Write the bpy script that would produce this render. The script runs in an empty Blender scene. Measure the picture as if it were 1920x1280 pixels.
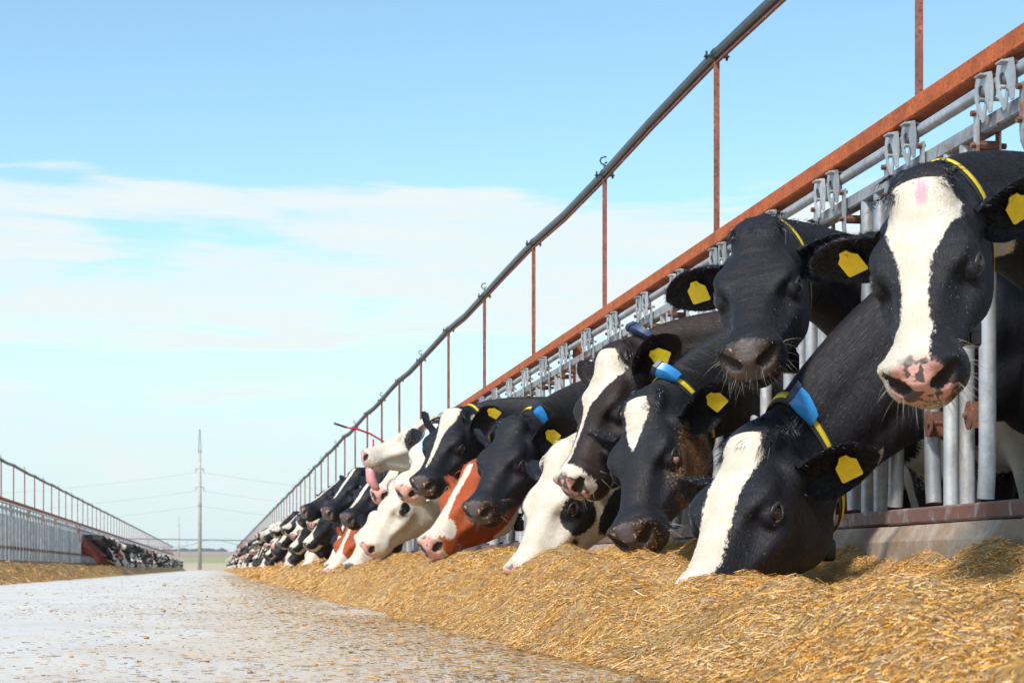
import bpy, math, random
import numpy as np
from mathutils import Matrix, Vector, Quaternion

rng = np.random.default_rng(7)
random.seed(7)
PI = math.pi
SC = bpy.context.scene
COL = SC.collection
R = math.radians

# ------------------------------------------------------------------ camera, world, sun, exposure
EYE = 0.22
cam = bpy.data.cameras.new('camera')
cam.sensor_width = 36.0
cam.lens = 65.6
cam.shift_y = 0.2214
cam.clip_start = 0.05
cam.clip_end = 12000
cam.dof.use_dof = True
cam.dof.focus_distance = 6.0
cam.dof.aperture_fstop = 13
camo = bpy.data.objects.new('camera', cam)
COL.objects.link(camo)
camo.location = (0, 0, EYE)
camo.rotation_euler = (R(90), 0, -math.atan(556 / 3500))
SC.camera = camo

SUN_EL, SUN_AZ = 46.0, 222.0      # azimuth of the sun, degrees clockwise from +Y
world = bpy.data.worlds.new('World')
SC.world = world
world.use_nodes = True
wn, wl = world.node_tree.nodes, world.node_tree.links
wn.clear()
wout = wn.new('ShaderNodeOutputWorld')
wbg = wn.new('ShaderNodeBackground')
wbg.inputs['Strength'].default_value = 0.13
wl.new(wbg.outputs[0], wout.inputs[0])
sky = wn.new('ShaderNodeTexSky')
sky.sky_type = 'NISHITA'
sky.sun_disc = False
sky.sun_elevation = R(SUN_EL)
sky.sun_rotation = R(SUN_AZ)
sky.air_density = 1.0
sky.dust_density = 0.6
sky.ozone_density = 1.6


def wmath(op, a, b=None, c=None, clamp=False):
    n = wn.new('ShaderNodeMath')
    n.operation = op
    n.use_clamp = clamp
    for i, v in enumerate((a, b, c)):
        if v is None:
            continue
        if isinstance(v, (int, float)):
            n.inputs[i].default_value = v
        else:
            wl.new(v, n.inputs[i])
    return n.outputs[0]


def wramp(v, lo, hi):
    n = wn.new('ShaderNodeMapRange')
    n.interpolation_type = 'SMOOTHSTEP'
    n.inputs[1].default_value = lo
    n.inputs[2].default_value = hi
    wl.new(v, n.inputs[0])
    return n.outputs[0]


geo = wn.new('ShaderNodeTexCoord')
sep = wn.new('ShaderNodeSeparateXYZ')
wl.new(geo.outputs['Generated'], sep.inputs[0])
az = wmath('ARCTAN2', sep.outputs[0], sep.outputs[1])
el = wmath('ARCSINE', sep.outputs[2])
# thin high cloud: sheets of streaks lying low over the plain, clearer overhead
comb = wn.new('ShaderNodeCombineXYZ')
wl.new(wmath('MULTIPLY', az, 5.0), comb.inputs[0])
wl.new(wmath('MULTIPLY', el, 26.0), comb.inputs[1])
nz1 = wn.new('ShaderNodeTexNoise')
nz1.inputs['Scale'].default_value = 1.25
nz1.inputs['Detail'].default_value = 9.0
nz1.inputs['Roughness'].default_value = 0.52
nz1.inputs['Distortion'].default_value = 0.35
wl.new(comb.outputs[0], nz1.inputs['Vector'])
comb2 = wn.new('ShaderNodeCombineXYZ')
wl.new(wmath('MULTIPLY', az, 9.0), comb2.inputs[0])
wl.new(wmath('MULTIPLY', el, 90.0), comb2.inputs[1])
comb2.inputs[2].default_value = 4.3
nz2 = wn.new('ShaderNodeTexNoise')
nz2.inputs['Scale'].default_value = 1.0
nz2.inputs['Detail'].default_value = 7.0
nz2.inputs['Roughness'].default_value = 0.6
nz2.inputs['Distortion'].default_value = 0.5
wl.new(comb2.outputs[0], nz2.inputs['Vector'])
body = wmath('ADD', wmath('MULTIPLY', nz1.outputs[0], 0.66), wmath('MULTIPLY', nz2.outputs[0], 0.36))
# a broad sheet between 7 and 12 degrees up, clear above it, a thin veil down to the horizon
cover = wmath('SUBTRACT', 0.315, wmath('MULTIPLY', wramp(el, R(10.6), R(13.0)), 0.40))
cover = wmath('SUBTRACT', cover, wmath('MULTIPLY', wramp(el, R(7.6), R(6.2)), 0.16))
mask = wmath('MULTIPLY', wramp(wmath('ADD', body, cover), 0.66, 0.80), wmath('ADD', wmath('MULTIPLY', wramp(nz2.outputs[0], 0.28, 0.62), 0.40), 0.60))
elv = wmath('ADD', el, wmath('MULTIPLY', wmath('SUBTRACT', nz2.outputs[0], 0.5), 0.016))
veil = wmath('ADD', wmath('MULTIPLY', wramp(elv, R(6.4), R(5.0)), 0.30), wmath('MULTIPLY', wramp(el, R(10.0), R(2.0)), 0.55))


def wmix(f, a, b, mode='MIX'):
    n = wn.new('ShaderNodeMix')
    n.data_type = 'RGBA'
    n.blend_type = mode
    for i, v in ((0, f), (6, a), (7, b)):
        if isinstance(v, float):
            n.inputs[i].default_value = v
        elif isinstance(v, tuple):
            n.inputs[i].default_value = v
        else:
            wl.new(v, n.inputs[i])
    return n.outputs[2]


wc = wmix(1.0, sky.outputs[0], (1.06, 1.23, 1.15, 1), 'MULTIPLY')
wc = wmix(veil, wc, (4.2, 4.95, 5.25, 1))
wc = wmix(mask, wc, (4.90, 5.40, 5.45, 1))
wl.new(wc, wbg.inputs[0])

sl = bpy.data.lights.new('sun', 'SUN')
sl.energy = 3.8
sl.angle = R(8.0)
sl.color = (1.0, 0.95, 0.87)
sun = bpy.data.objects.new('sun', sl)
COL.objects.link(sun)
sd = Vector((math.sin(R(SUN_AZ)) * math.cos(R(SUN_EL)), math.cos(R(SUN_AZ)) * math.cos(R(SUN_EL)), math.sin(R(SUN_EL))))
sun.rotation_euler = sd.to_track_quat('Z', 'Y').to_euler()
sun.location = (-4, -6, 9)

SC.view_settings.view_transform = 'Standard'
SC.view_settings.look = 'None'
SC.view_settings.gamma = 1.0
SC.view_settings.exposure = 0.44
SC.view_settings.use_curve_mapping = False


# ------------------------------------------------------------------ helpers
def tag(o, label=None, cat=None, group=None, kind=None):
    if label:
        o['label'] = label
    if cat:
        o['category'] = cat
    if group:
        o['group'] = group
    if kind:
        o['kind'] = kind
    return o


def empty(name, loc=(0, 0, 0), parent=None):
    o = bpy.data.objects.new(name, None)
    COL.objects.link(o)
    o.location = loc
    o.empty_display_size = 0.1
    o.parent = parent
    return o


def mesh_np(name, verts, faces, smooth=True):
    """verts Nx3, faces: array Mx4 / Mx3 or list of such arrays"""
    me = bpy.data.meshes.new(name)
    fl = faces if isinstance(faces, list) else [faces]
    fl = [np.asarray(f, dtype=np.int32) for f in fl if len(f)]
    verts = np.asarray(verts, dtype=np.float32)
    me.vertices.add(len(verts))
    me.vertices.foreach_set('co', verts.ravel())
    nl = sum(f.size for f in fl)
    npoly = sum(len(f) for f in fl)
    me.loops.add(nl)
    me.loops.foreach_set('vertex_index', np.concatenate([f.ravel() for f in fl]))
    me.polygons.add(npoly)
    starts, pos = [], 0
    for f in fl:
        starts.append(pos + np.arange(len(f)) * f.shape[1])
        pos += f.size
    me.polygons.foreach_set('loop_start', np.concatenate(starts).astype(np.int32))
    me.update(calc_edges=True)
    me.polygons.foreach_set('use_smooth', np.full(npoly, smooth, dtype=bool))
    me.validate()
    return me


def attr(me, name, data, kind='FLOAT'):
    a = me.attributes.new(name, kind, 'POINT')
    if kind == 'FLOAT':
        a.data.foreach_set('value', np.asarray(data, dtype=np.float32).ravel())
    elif kind == 'FLOAT_VECTOR':
        a.data.foreach_set('vector', np.asarray(data, dtype=np.float32).ravel())
    else:
        a.data.foreach_set('color', np.asarray(data, dtype=np.float32).ravel())


def link(name, me, mat=None, parent=None, loc=None):
    o = bpy.data.objects.new(name, me)
    COL.objects.link(o)
    if mat is not None and len(me.materials) == 0:
        me.materials.append(mat)
    o.parent = parent
    if loc is not None:
        o.location = loc
    return o


class MB:
    """collects simple solids into one mesh"""
    def __init__(self):
        self.v, self.f4, self.f3, self.n = [], [], [], 0

    def add(self, v, f):
        v = np.asarray(v, dtype=np.float64)
        for q in f:
            (self.f4 if len(q) == 4 else self.f3).append([i + self.n for i in q])
        self.v.append(v)
        self.n += len(v)

    def box(self, c, s, rot=None, bev=0.0):
        hx, hy, hz = s[0] / 2, s[1] / 2, s[2] / 2
        if bev <= 0:
            v = [(-hx, -hy, -hz), (hx, -hy, -hz), (hx, hy, -hz), (-hx, hy, -hz),
                 (-hx, -hy, hz), (hx, -hy, hz), (hx, hy, hz), (-hx, hy, hz)]
            f = [(0, 3, 2, 1), (4, 5, 6, 7), (0, 1, 5, 4), (1, 2, 6, 5), (2, 3, 7, 6), (3, 0, 4, 7)]
        else:
            b = bev
            v, f = [], []
            for sx in (-1, 1):
                for sy in (-1, 1):
                    for sz in (-1, 1):
                        v += [(sx * hx, sy * (hy - b), sz * (hz - b)), (sx * (hx - b), sy * hy, sz * (hz - b)), (sx * (hx - b), sy * (hy - b), sz * hz)]

            def ix(sx, sy, sz, k):
                return (((sx > 0) * 2 + (sy > 0)) * 2 + (sz > 0)) * 3 + k
            for s_ in (-1, 1):
                q = [ix(s_, -1, -1, 0), ix(s_, 1, -1, 0), ix(s_, 1, 1, 0), ix(s_, -1, 1, 0)]
                f.append(q if s_ > 0 else q[::-1])
                q = [ix(-1, s_, -1, 1), ix(-1, s_, 1, 1), ix(1, s_, 1, 1), ix(1, s_, -1, 1)]
                f.append(q if s_ > 0 else q[::-1])
                q = [ix(-1, -1, s_, 2), ix(1, -1, s_, 2), ix(1, 1, s_, 2), ix(-1, 1, s_, 2)]
                f.append(q if s_ > 0 else q[::-1])
            for a in (-1, 1):
                for b_ in (-1, 1):
                    f.append((ix(a, b_, -1, 0), ix(a, b_, 1, 0), ix(a, b_, 1, 1), ix(a, b_, -1, 1)))
                    f.append((ix(a, -1, b_, 0), ix(a, 1, b_, 0), ix(a, 1, b_, 2), ix(a, -1, b_, 2)))
                    f.append((ix(-1, a, b_, 1), ix(1, a, b_, 1), ix(1, a, b_, 2), ix(-1, a, b_, 2)))
            for sx in (-1, 1):
                for sy in (-1, 1):
                    for sz in (-1, 1):
                        f.append((ix(sx, sy, sz, 0), ix(sx, sy, sz, 1), ix(sx, sy, sz, 2)))
        v = np.array(v)
        if rot is not None:
            v = v @ np.array(rot).T
        self.add(v + np.array(c), f)
        return self

    def tube(self, pts, r, n=8, caps=True):
        pts = [np.array(p, dtype=float) for p in pts]
        rs = r if hasattr(r, '__len__') else [r] * len(pts)
        v, f = [], []
        up = None
        for i, p in enumerate(pts):
            t = pts[min(i + 1, len(pts) - 1)] - pts[max(i - 1, 0)]
            t = t / (np.linalg.norm(t) + 1e-12)
            if up is None:
                up = np.array([0, 0, 1.0]) if abs(t[2]) < 0.9 else np.array([1.0, 0, 0])
            a = np.cross(up, t)
            a /= np.linalg.norm(a) + 1e-12
            b = np.cross(t, a)
            up = b
            for k in range(n):
                w = 2 * PI * k / n
                v.append(p + rs[i] * (math.cos(w) * a + math.sin(w) * b))
        m = len(pts)
        for i in range(m - 1):
            for k in range(n):
                k2 = (k + 1) % n
                f.append((i * n + k, i * n + k2, (i + 1) * n + k2, (i + 1) * n + k))
        if caps:
            v += [pts[0], pts[-1]]
            for k in range(n):
                k2 = (k + 1) % n
                f.append((m * n, k2, k))
                f.append((m * n + 1, (m - 1) * n + k, (m - 1) * n + k2))
        self.add(v, f)
        return self

    def prism(self, poly, x0, x1):
        """outline (y,z) extruded along x"""
        n = len(poly)
        v = [(x0, p[0], p[1]) for p in poly] + [(x1, p[0], p[1]) for p in poly]
        f = [(i, (i + 1) % n, n + (i + 1) % n, n + i) for i in range(n)]
        c = np.mean(np.array(poly), axis=0)
        v += [(x0, c[0], c[1]), (x1, c[0], c[1])]
        for i in range(n):
            f.append((2 * n, (i + 1) % n, i))
            f.append((2 * n + 1, n + i, n + (i + 1) % n))
        self.add(v, f)
        return self

    def ring_plate(self, outer, inner, x0, x1):
        """plate in the yz plane with a hole; outer and inner have the same count"""
        n = len(outer)
        v = []
        for x in (x0, x1):
            v += [(x, p[0], p[1]) for p in outer] + [(x, p[0], p[1]) for p in inner]
        f = []
        for i in range(n):
            j = (i + 1) % n
            f.append((i, n + i, n + j, j))
            f.append((2 * n + i, 2 * n + j, 3 * n + j, 3 * n + i))
            f.append((i, j, 2 * n + j, 2 * n + i))
            f.append((n + i, 3 * n + i, 3 * n + j, n + j))
        self.add(v, f)
        return self

    def mesh(self, name, smooth=False):
        v = np.concatenate(self.v)
        return mesh_np(name, v, [np.array(self.f4).reshape(-1, 4), np.array(self.f3).reshape(-1, 3)], smooth)

    def build(self, name, mat, parent=None, smooth=False, loc=None):
        return link(name, self.mesh(name, smooth), mat, parent, loc)


def smooth_by_angle(me, deg=40):
    """keep round pipes round and edges crisp"""
    try:
        me.set_sharp_from_angle(angle=R(deg))
    except Exception:
        pass


def vnoise(x, y, seed=0):
    xi, yi = np.floor(x).astype(np.int64), np.floor(y).astype(np.int64)
    fx, fy = x - xi, y - yi
    fx, fy = fx * fx * (3 - 2 * fx), fy * fy * (3 - 2 * fy)

    def hsh(a, b):
        n = (a * 374761393 + b * 668265263 + seed * 974711) & 0x7fffffff
        n = ((n ^ (n >> 13)) * 1274126177) & 0x7fffffff
        return ((n ^ (n >> 16)) & 0xffff) / 65535.0
    a, b, c, d = hsh(xi, yi), hsh(xi + 1, yi), hsh(xi, yi + 1), hsh(xi + 1, yi + 1)
    return (a * (1 - fx) + b * fx) * (1 - fy) + (c * (1 - fx) + d * fx) * fy


def fbm(x, y, seed=0, oct=4):
    s, a, t = 0, 1.0, 0
    for o in range(oct):
        s = s + a * (vnoise(x * 2 ** o, y * 2 ** o, seed + o * 17) - 0.5)
        t += a
        a *= 0.5
    return s / t


# ------------------------------------------------------------------ materials
class NT:
    def __init__(self, name):
        self.m = bpy.data.materials.new(name)
        self.m.use_nodes = True
        self.t = self.m.node_tree
        self.b = self.t.nodes['Principled BSDF']

    def n(self, kind, **kw):
        x = self.t.nodes.new(kind)
        for k, v in kw.items():
            setattr(x, k, v)
        return x

    def l(self, a, b):
        self.t.links.new(a, b)

    def set(self, sock, v):
        s = self.b.inputs[sock] if isinstance(sock, str) else sock
        if hasattr(v, 'is_output') or isinstance(v, bpy.types.NodeSocket):
            self.l(v, s)
        else:
            s.default_value = v

    def noise(self, scale, detail=4, rough=0.55, vec=None, dist=0.0):
        x = self.n('ShaderNodeTexNoise')
        x.inputs['Scale'].default_value = scale
        x.inputs['Detail'].default_value = detail
        x.inputs['Roughness'].default_value = rough
        x.inputs['Distortion'].default_value = dist
        if vec is not None:
            self.l(vec, x.inputs['Vector'])
        return x.outputs[0]

    def ramp(self, v, lo, hi, a=0.0, b=1.0):
        x = self.n('ShaderNodeMapRange')
        x.interpolation_type = 'SMOOTHSTEP'
        for i, q in enumerate((lo, hi, a, b)):
            x.inputs[i + 1].default_value = q
        self.l(v, x.inputs[0])
        return x.outputs[0]

    def mix(self, f, a, b, mode='MIX'):
        x = self.n('ShaderNodeMix', data_type='RGBA', blend_type=mode)
        for i, v in ((0, f), (6, a), (7, b)):
            if isinstance(v, (int, float)):
                x.inputs[i].default_value = v
            elif isinstance(v, tuple):
                x.inputs[i].default_value = (*v, 1) if len(v) == 3 else v
            else:
                self.l(v, x.inputs[i])
        return x.outputs[2]

    def math(self, op, a, b=0.0, clamp=False):
        x = self.n('ShaderNodeMath', operation=op, use_clamp=clamp)
        for i, v in enumerate((a, b)):
            if isinstance(v, (int, float)):
                x.inputs[i].default_value = v
            else:
                self.l(v, x.inputs[i])
        return x.outputs[0]

    def pos(self):
        return self.n('ShaderNodeNewGeometry').outputs['Position']

    def at(self, name, out='Fac'):
        x = self.n('ShaderNodeAttribute', attribute_name=name)
        return x.outputs[out]

    def scale(self, v, s):
        x = self.n('ShaderNodeMapping')
        x.inputs['Scale'].default_value = s
        self.l(v, x.inputs['Vector'])
        return x.outputs[0]

    def bump(self, hgt, strength=0.5, dist=0.01):
        x = self.n('ShaderNodeBump')
        x.inputs['Strength'].default_value = strength
        x.inputs['Distance'].default_value = dist
        self.l(hgt, x.inputs['Height'])
        self.l(x.outputs[0], self.b.inputs['Normal'])


def plain(name, col, rough=0.6, metal=0.0, spec=0.5, vary=0.25, scale=30, bump=0.0):
    m = NT(name)
    nz = m.noise(scale, 5, 0.6, m.pos())
    m.set('Base Color', m.mix(m.ramp(nz, 0.3, 0.7), tuple(c * (1 - vary) for c in col), tuple(min(1, c * (1 + vary)) for c in col)))
    m.set('Roughness', rough)
    m.set('Metallic', metal)
    m.set('Specular IOR Level', spec)
    if bump:
        m.bump(nz, bump, 0.004)
    return m.m


def mat_galv(name, rusty=0.25, rc=(0.27, 0.085, 0.03)):
    m = NT(name)
    p = m.pos()
    big = m.noise(7.0, 5, 0.6, p)
    fine = m.noise(55.0, 5, 0.65, p)
    col = m.mix(m.ramp(big, 0.35, 0.65), (0.42, 0.45, 0.48), (0.62, 0.63, 0.63))
    col = m.mix(m.ramp(fine, 0.35, 0.7, 0.0, 0.55), col, (0.34, 0.38, 0.44))
    dirt = m.ramp(m.noise(16.0, 6, 0.7, m.scale(p, (1, 1, 0.35))), 0.48, 0.70, 0.0, 0.75)
    col = m.mix(dirt, col, (0.30, 0.23, 0.17))
    rs = m.ramp(m.noise(10.0, 6, 0.68, p, 0.6), 0.70 - rusty * 0.35, 0.78 - rusty * 0.25)
    col = m.mix(rs, col, rc)
    oi = m.n('ShaderNodeObjectInfo')
    col = m.mix(m.ramp(oi.outputs['Random'], 0.15, 0.95, 0.0, 0.55), col, m.mix(1.0, col, (0.42, 0.40, 0.40), 'MULTIPLY'))
    m.set('Base Color', col)
    m.set('Metallic', m.math('SUBTRACT', 0.45, m.math('MULTIPLY', rs, 0.45)))
    m.set('Roughness', m.ramp(fine, 0.3, 0.7, 0.38, 0.62))
    m.bump(fine, 0.15, 0.003)
    return m.m


def mat_rust(name, base=(0.44, 0.10, 0.025)):
    m = NT(name)
    p = m.pos()
    a = m.noise(9.0, 6, 0.65, p)
    b = m.noise(90.0, 5, 0.7, p)
    col = m.mix(m.ramp(a, 0.32, 0.68), tuple(c * 0.72 for c in base), tuple(min(1, c * 1.18) for c in base))
    col = m.mix(m.ramp(b, 0.50, 0.64, 0, 0.85), col, (0.11, 0.03, 0.018))
    col = m.mix(m.ramp(m.noise(3.0, 6, 0.7, p), 0.52, 0.70, 0, 0.55), col, (0.20, 0.05, 0.02))
    col = m.mix(m.ramp(m.noise(33.0, 5, 0.6, p), 0.58, 0.72, 0, 0.6), col, (0.58, 0.22, 0.09))
    m.set('Base Color', col)
    m.set('Roughness', 0.85)
    m.bump(b, 0.35, 0.003)
    return m.m


def mat_coat():
    m = NT('cow_coat')
    can = m.at('can', 'Vector')
    oi = m.n('ShaderNodeObjectInfo')
    edge = m.noise(120.0, 4, 0.6, m.scale(can, (0.6, 1.2, 1.2)))
    w = m.math('ADD', m.at('w'), m.math('MULTIPLY', m.math('SUBTRACT', edge, 0.5), 0.026))
    wmask = m.ramp(w, -0.003, 0.003)
    hair = m.noise(150.0, 5, 0.62, m.scale(can, (0.26, 1.6, 1.6)), 0.6)
    mott = m.noise(14.0, 4, 0.6, can)
    dark = m.mix(m.ramp(hair, 0.25, 0.75), oi.outputs['Color'], m.mix(1.0, oi.outputs['Color'], (1.9, 1.75, 1.6), 'MULTIPLY'))
    dark = m.mix(m.ramp(mott, 0.48, 0.72, 0, 0.6), dark, m.mix(1.0, oi.outputs['Color'], (2.6, 1.5, 1.0), 'MULTIPLY'))
    white = m.mix(m.ramp(mott, 0.3, 0.75), (0.61, 0.575, 0.51), (0.53, 0.455, 0.35))
    white = m.mix(m.ramp(hair, 0.35, 0.75, 0, 0.6), white, (0.46, 0.385, 0.30))
    col = m.mix(wmask, dark, white)
    # coloured marking spray on some cows, straw dirt on others
    col = m.mix(m.ramp(m.math('ADD', m.at('blue'), m.math('MULTIPLY', m.math('SUBTRACT', mott, 0.5), 0.8)), 0.2, 0.6, 0, 0.75), col, (0.36, 0.58, 0.80))
    col = m.mix(m.ramp(m.math('ADD', m.at('pinkmark'), m.math('MULTIPLY', m.math('SUBTRACT', hair, 0.5), 0.8)), 0.3, 0.7, 0, 0.7), col, (0.75, 0.22, 0.32))
    dn = m.noise(150.0, 5, 0.7, can)
    dirt = m.ramp(m.math('ADD', m.at('dirt'), m.math('MULTIPLY', m.math('SUBTRACT', dn, 0.5), 2.6)), 0.55, 0.80, 0, 0.9)
    col = m.mix(dirt, col, m.mix(m.ramp(dn, 0.45, 0.7), (0.12, 0.055, 0.02), (0.42, 0.22, 0.07)))
    # bare skin of the muzzle
    mzn = m.noise(60.0, 4, 0.6, can)
    mz = m.ramp(m.math('ADD', m.at('mz'), m.math('MULTIPLY', m.math('SUBTRACT', mzn, 0.5), 0.02)), -0.006, 0.008)
    spots = m.ramp(m.math('ADD', m.noise(38.0, 2, 0.4, can), m.math('MULTIPLY', m.at('pk'), 0.16)), 0.50, 0.56)
    skin = m.mix(spots, (0.085, 0.066, 0.062), (0.60, 0.31, 0.26))
    skin = m.mix(m.ramp(mzn, 0.58, 0.74, 0, 0.55), skin, (0.36, 0.20, 0.07))
    col = m.mix(mz, col, skin)
    col = m.mix(m.ramp(m.at('pk'), -1.1, -1.4), col, (0.012, 0.008, 0.008))  # nostril hollows painted near black, their shade put into the colour
    m.set('Base Color', col)
    rg = m.mix(mz, m.ramp(hair, 0.25, 0.75, 0.44, 0.74), (0.36, 0.36, 0.36))
    m.set('Roughness', rg)
    m.set('Specular IOR Level', 0.32)
    m.set('Sheen Weight', 0.03)
    m.set('Sheen Roughness', 0.4)
    m.set('Sheen Tint', (0.75, 0.82, 1.0, 1))
    hb = m.math('ADD', m.math('MULTIPLY', hair, 1.0), m.math('MULTIPLY', mzn, 0.35))
    hb = m.math('ADD', hb, m.math('MULTIPLY', m.noise(26.0, 3, 0.5, m.scale(can, (1.4, 0.5, 0.5))), 2.2))
    m.bump(hb, 0.55, 0.0055)
    return m.m


def mat_attr_color(name, rough=0.7, attrname='col', sheen=0.0, spec=0.4):
    m = NT(name)
    m.set('Base Color', m.at(attrname, 'Color'))
    m.set('Roughness', rough)
    m.set('Specular IOR Level', spec)
    return m.m


M = {
    'coat': mat_coat(),
    'galv': mat_galv('galvanised_steel', 0.12),
    'galv_rusty': mat_galv('galvanised_steel_rusting', 0.55),
    'rust': mat_rust('rusted_beam'),
    'rust_rod': mat_rust('rusted_rod', (0.26, 0.10, 0.075)),
    'rust_dark': mat_rust('rusted_bracket', (0.15, 0.062, 0.042)),
    'rail': mat_galv('worn_bottom_rail', 1.1, (0.19, 0.10, 0.085)),
    'black_pipe': plain('black_water_pipe', (0.035, 0.04, 0.05), 0.35, 0, 0.5, 0.3, 12),
    'yellow': plain('yellow_plastic', (0.95, 0.68, 0.03), 0.42, 0, 0.5, 0.08, 60),
    'strap': plain('black_webbing', (0.03, 0.032, 0.035), 0.7, 0, 0.4, 0.3, 200),
    'strap_yellow': plain('yellow_webbing', (0.70, 0.52, 0.03), 0.6, 0, 0.4, 0.15, 200),
    'blue': plain('blue_plastic', (0.03, 0.25, 0.62), 0.32, 0, 0.5, 0.12, 40),
    'navy': plain('navy_plastic', (0.025, 0.04, 0.09), 0.4, 0, 0.5, 0.2, 40),
    'black_plastic': plain('black_plastic', (0.012, 0.012, 0.014), 0.22, 0, 0.6, 0.2, 40),
    'steel': plain('bright_steel', (0.6, 0.6, 0.6), 0.3, 0.9, 0.5, 0.1, 80),
    'eye': plain('eye_dark', (0.012, 0.006, 0.005), 0.04, 0, 0.7, 0.5, 300),
    'lid': plain('eyelid_skin', (0.035, 0.026, 0.028), 0.42, 0, 0.5, 0.3, 150),
    'lid_pale': plain('eyelid_skin_pale', (0.30, 0.17, 0.14), 0.5, 0, 0.5, 0.3, 150),
    'sclera': plain('eye_pink_rim', (0.55, 0.30, 0.28), 0.25, 0, 0.5, 0.3, 150),
    'tongue': plain('tongue_skin', (0.62, 0.27, 0.26), 0.35, 0, 0.5, 0.15, 60),
    'hair': mat_attr_color('hair_strands', 0.36),
    'straw': mat_attr_color('straw_pieces', 0.9, spec=0.15),
    'red_cloth': plain('red_plastic_strip', (0.72, 0.02, 0.03), 0.5, 0, 0.4, 0.15, 40),
    'pink_cloth': plain('pink_ribbon', (0.72, 0.03, 0.13), 0.6, 0, 0.4, 0.15, 40),
    'nozzle': plain('green_nozzle_plastic', (0.015, 0.045, 0.045), 0.4, 0, 0.5, 0.2, 40),
    'pole': plain('concrete_pole', (0.40, 0.37, 0.33), 0.85, 0, 0.3, 0.15, 3),
    'lattice': plain('pole_steel', (0.22, 0.24, 0.27), 0.6, 0.3, 0.4, 0.2, 3),
    'wire': plain('line_wire', (0.16, 0.19, 0.22), 0.5, 0.4, 0.4, 0.1, 3),
    'tree': plain('far_foliage', (0.045, 0.06, 0.05), 0.9, 0, 0.2, 0.35, 0.05),
}


# ------------------------------------------------------------------ cow: one implicit body, meshed once, then posed
def smin(a, b, k):
    hh = np.clip(0.5 + 0.5 * (b - a) / k, 0, 1)
    return b + (a - b) * hh - k * hh * (1 - hh)


def smax(a, b, k):
    return -smin(-a, -b, k)


def ell(X, Y, Z, c, r):
    x, y, z = (X - c[0]) / r[0], (Y - c[1]) / r[1], (Z - c[2]) / r[2]
    k0 = np.sqrt(x * x + y * y + z * z)
    return (k0 - 1) * min(r) * 0.5 + (k0 - 1) * (sum(r) / 3) * 0.5


def cone(X, Y, Z, a, b, ra, rb):
    ax, ay, az_ = a
    dx, dy, dz = b[0] - ax, b[1] - ay, b[2] - az_
    L2 = dx * dx + dy * dy + dz * dz
    t = np.clip(((X - ax) * dx + (Y - ay) * dy + (Z - az_) * dz) / L2, 0, 1)
    return np.sqrt((X - ax - t * dx) ** 2 + (Y - ay - t * dy) ** 2 + (Z - az_ - t * dz) ** 2) - (ra + (rb - ra) * t)


def cubic(xs, tab, col):
    """smooth table lookup (monotone-ish) in the first column"""
    t = np.array(tab, dtype=float)
    t = t[np.argsort(t[:, 0])]
    a, b = t[:, 0], t[:, col]
    fine = np.linspace(a[0], a[-1], 400)
    y = np.interp(fine, a, b)
    k = np.ones(25) / 25
    yp = np.pad(y, 12, mode='edge')
    y = np.convolve(yp, k, mode='valid')
    return np.interp(xs, fine, y)


HEAD_TAB = [  # x, top, bottom, half width above, half width below
    (-0.07, -0.050, -0.215, 0.056, 0.055), (-0.02, -0.008, -0.268, 0.080, 0.068), (0.04, 0.012, -0.300, 0.094, 0.076),
    (0.10, 0.016, -0.306, 0.104, 0.078), (0.16, 0.014, -0.294, 0.113, 0.073), (0.22, 0.006, -0.270, 0.112, 0.066),
    (0.28, -0.006, -0.240, 0.089, 0.059), (0.34, -0.013, -0.208, 0.071, 0.053), (0.39, -0.016, -0.184, 0.064, 0.051),
    (0.44, -0.018, -0.172, 0.066, 0.053), (0.49, -0.024, -0.165, 0.070, 0.053), (0.52, -0.040, -0.152, 0.060, 0.045), (0.54, -0.065, -0.120, 0.04, 0.03)]
NECK_TAB = [  # x, top, bottom, half width
    (0.08, -0.05, -0.22, 0.060), (0.02, -0.020, -0.258, 0.080), (-0.05, -0.012, -0.282, 0.086), (-0.15, -0.004, -0.300, 0.091),
    (-0.30, 0.008, -0.335, 0.101), (-0.45, 0.026, -0.385, 0.115), (-0.62, 0.050, -0.465, 0.140), (-0.80, 0.075, -0.560, 0.175), (-1.05, 0.085, -0.64, 0.21)]


def loft_head(X, Y, Z):
    xs = X[:, :1, :1]
    zt, zb, wt, wb = [cubic(xs, HEAD_TAB, i) for i in (1, 2, 3, 4)]
    hz = (zt - zb) / 2
    v = (Z - (zt + zb) / 2) / hz
    s = np.clip((v + 0.75) / 1.35, 0, 1)
    s = s * s * (3 - 2 * s)
    w = wb + (wt - wb) * s
    g = (np.abs(Y / w) ** 2.5 + np.abs(v) ** 2.5) ** (1 / 2.5) - 1
    d = g * np.minimum(w, hz) * 0.85
    return np.maximum(np.maximum(d, (xs - 0.535) * 0.8), (-0.075 - xs))


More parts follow.
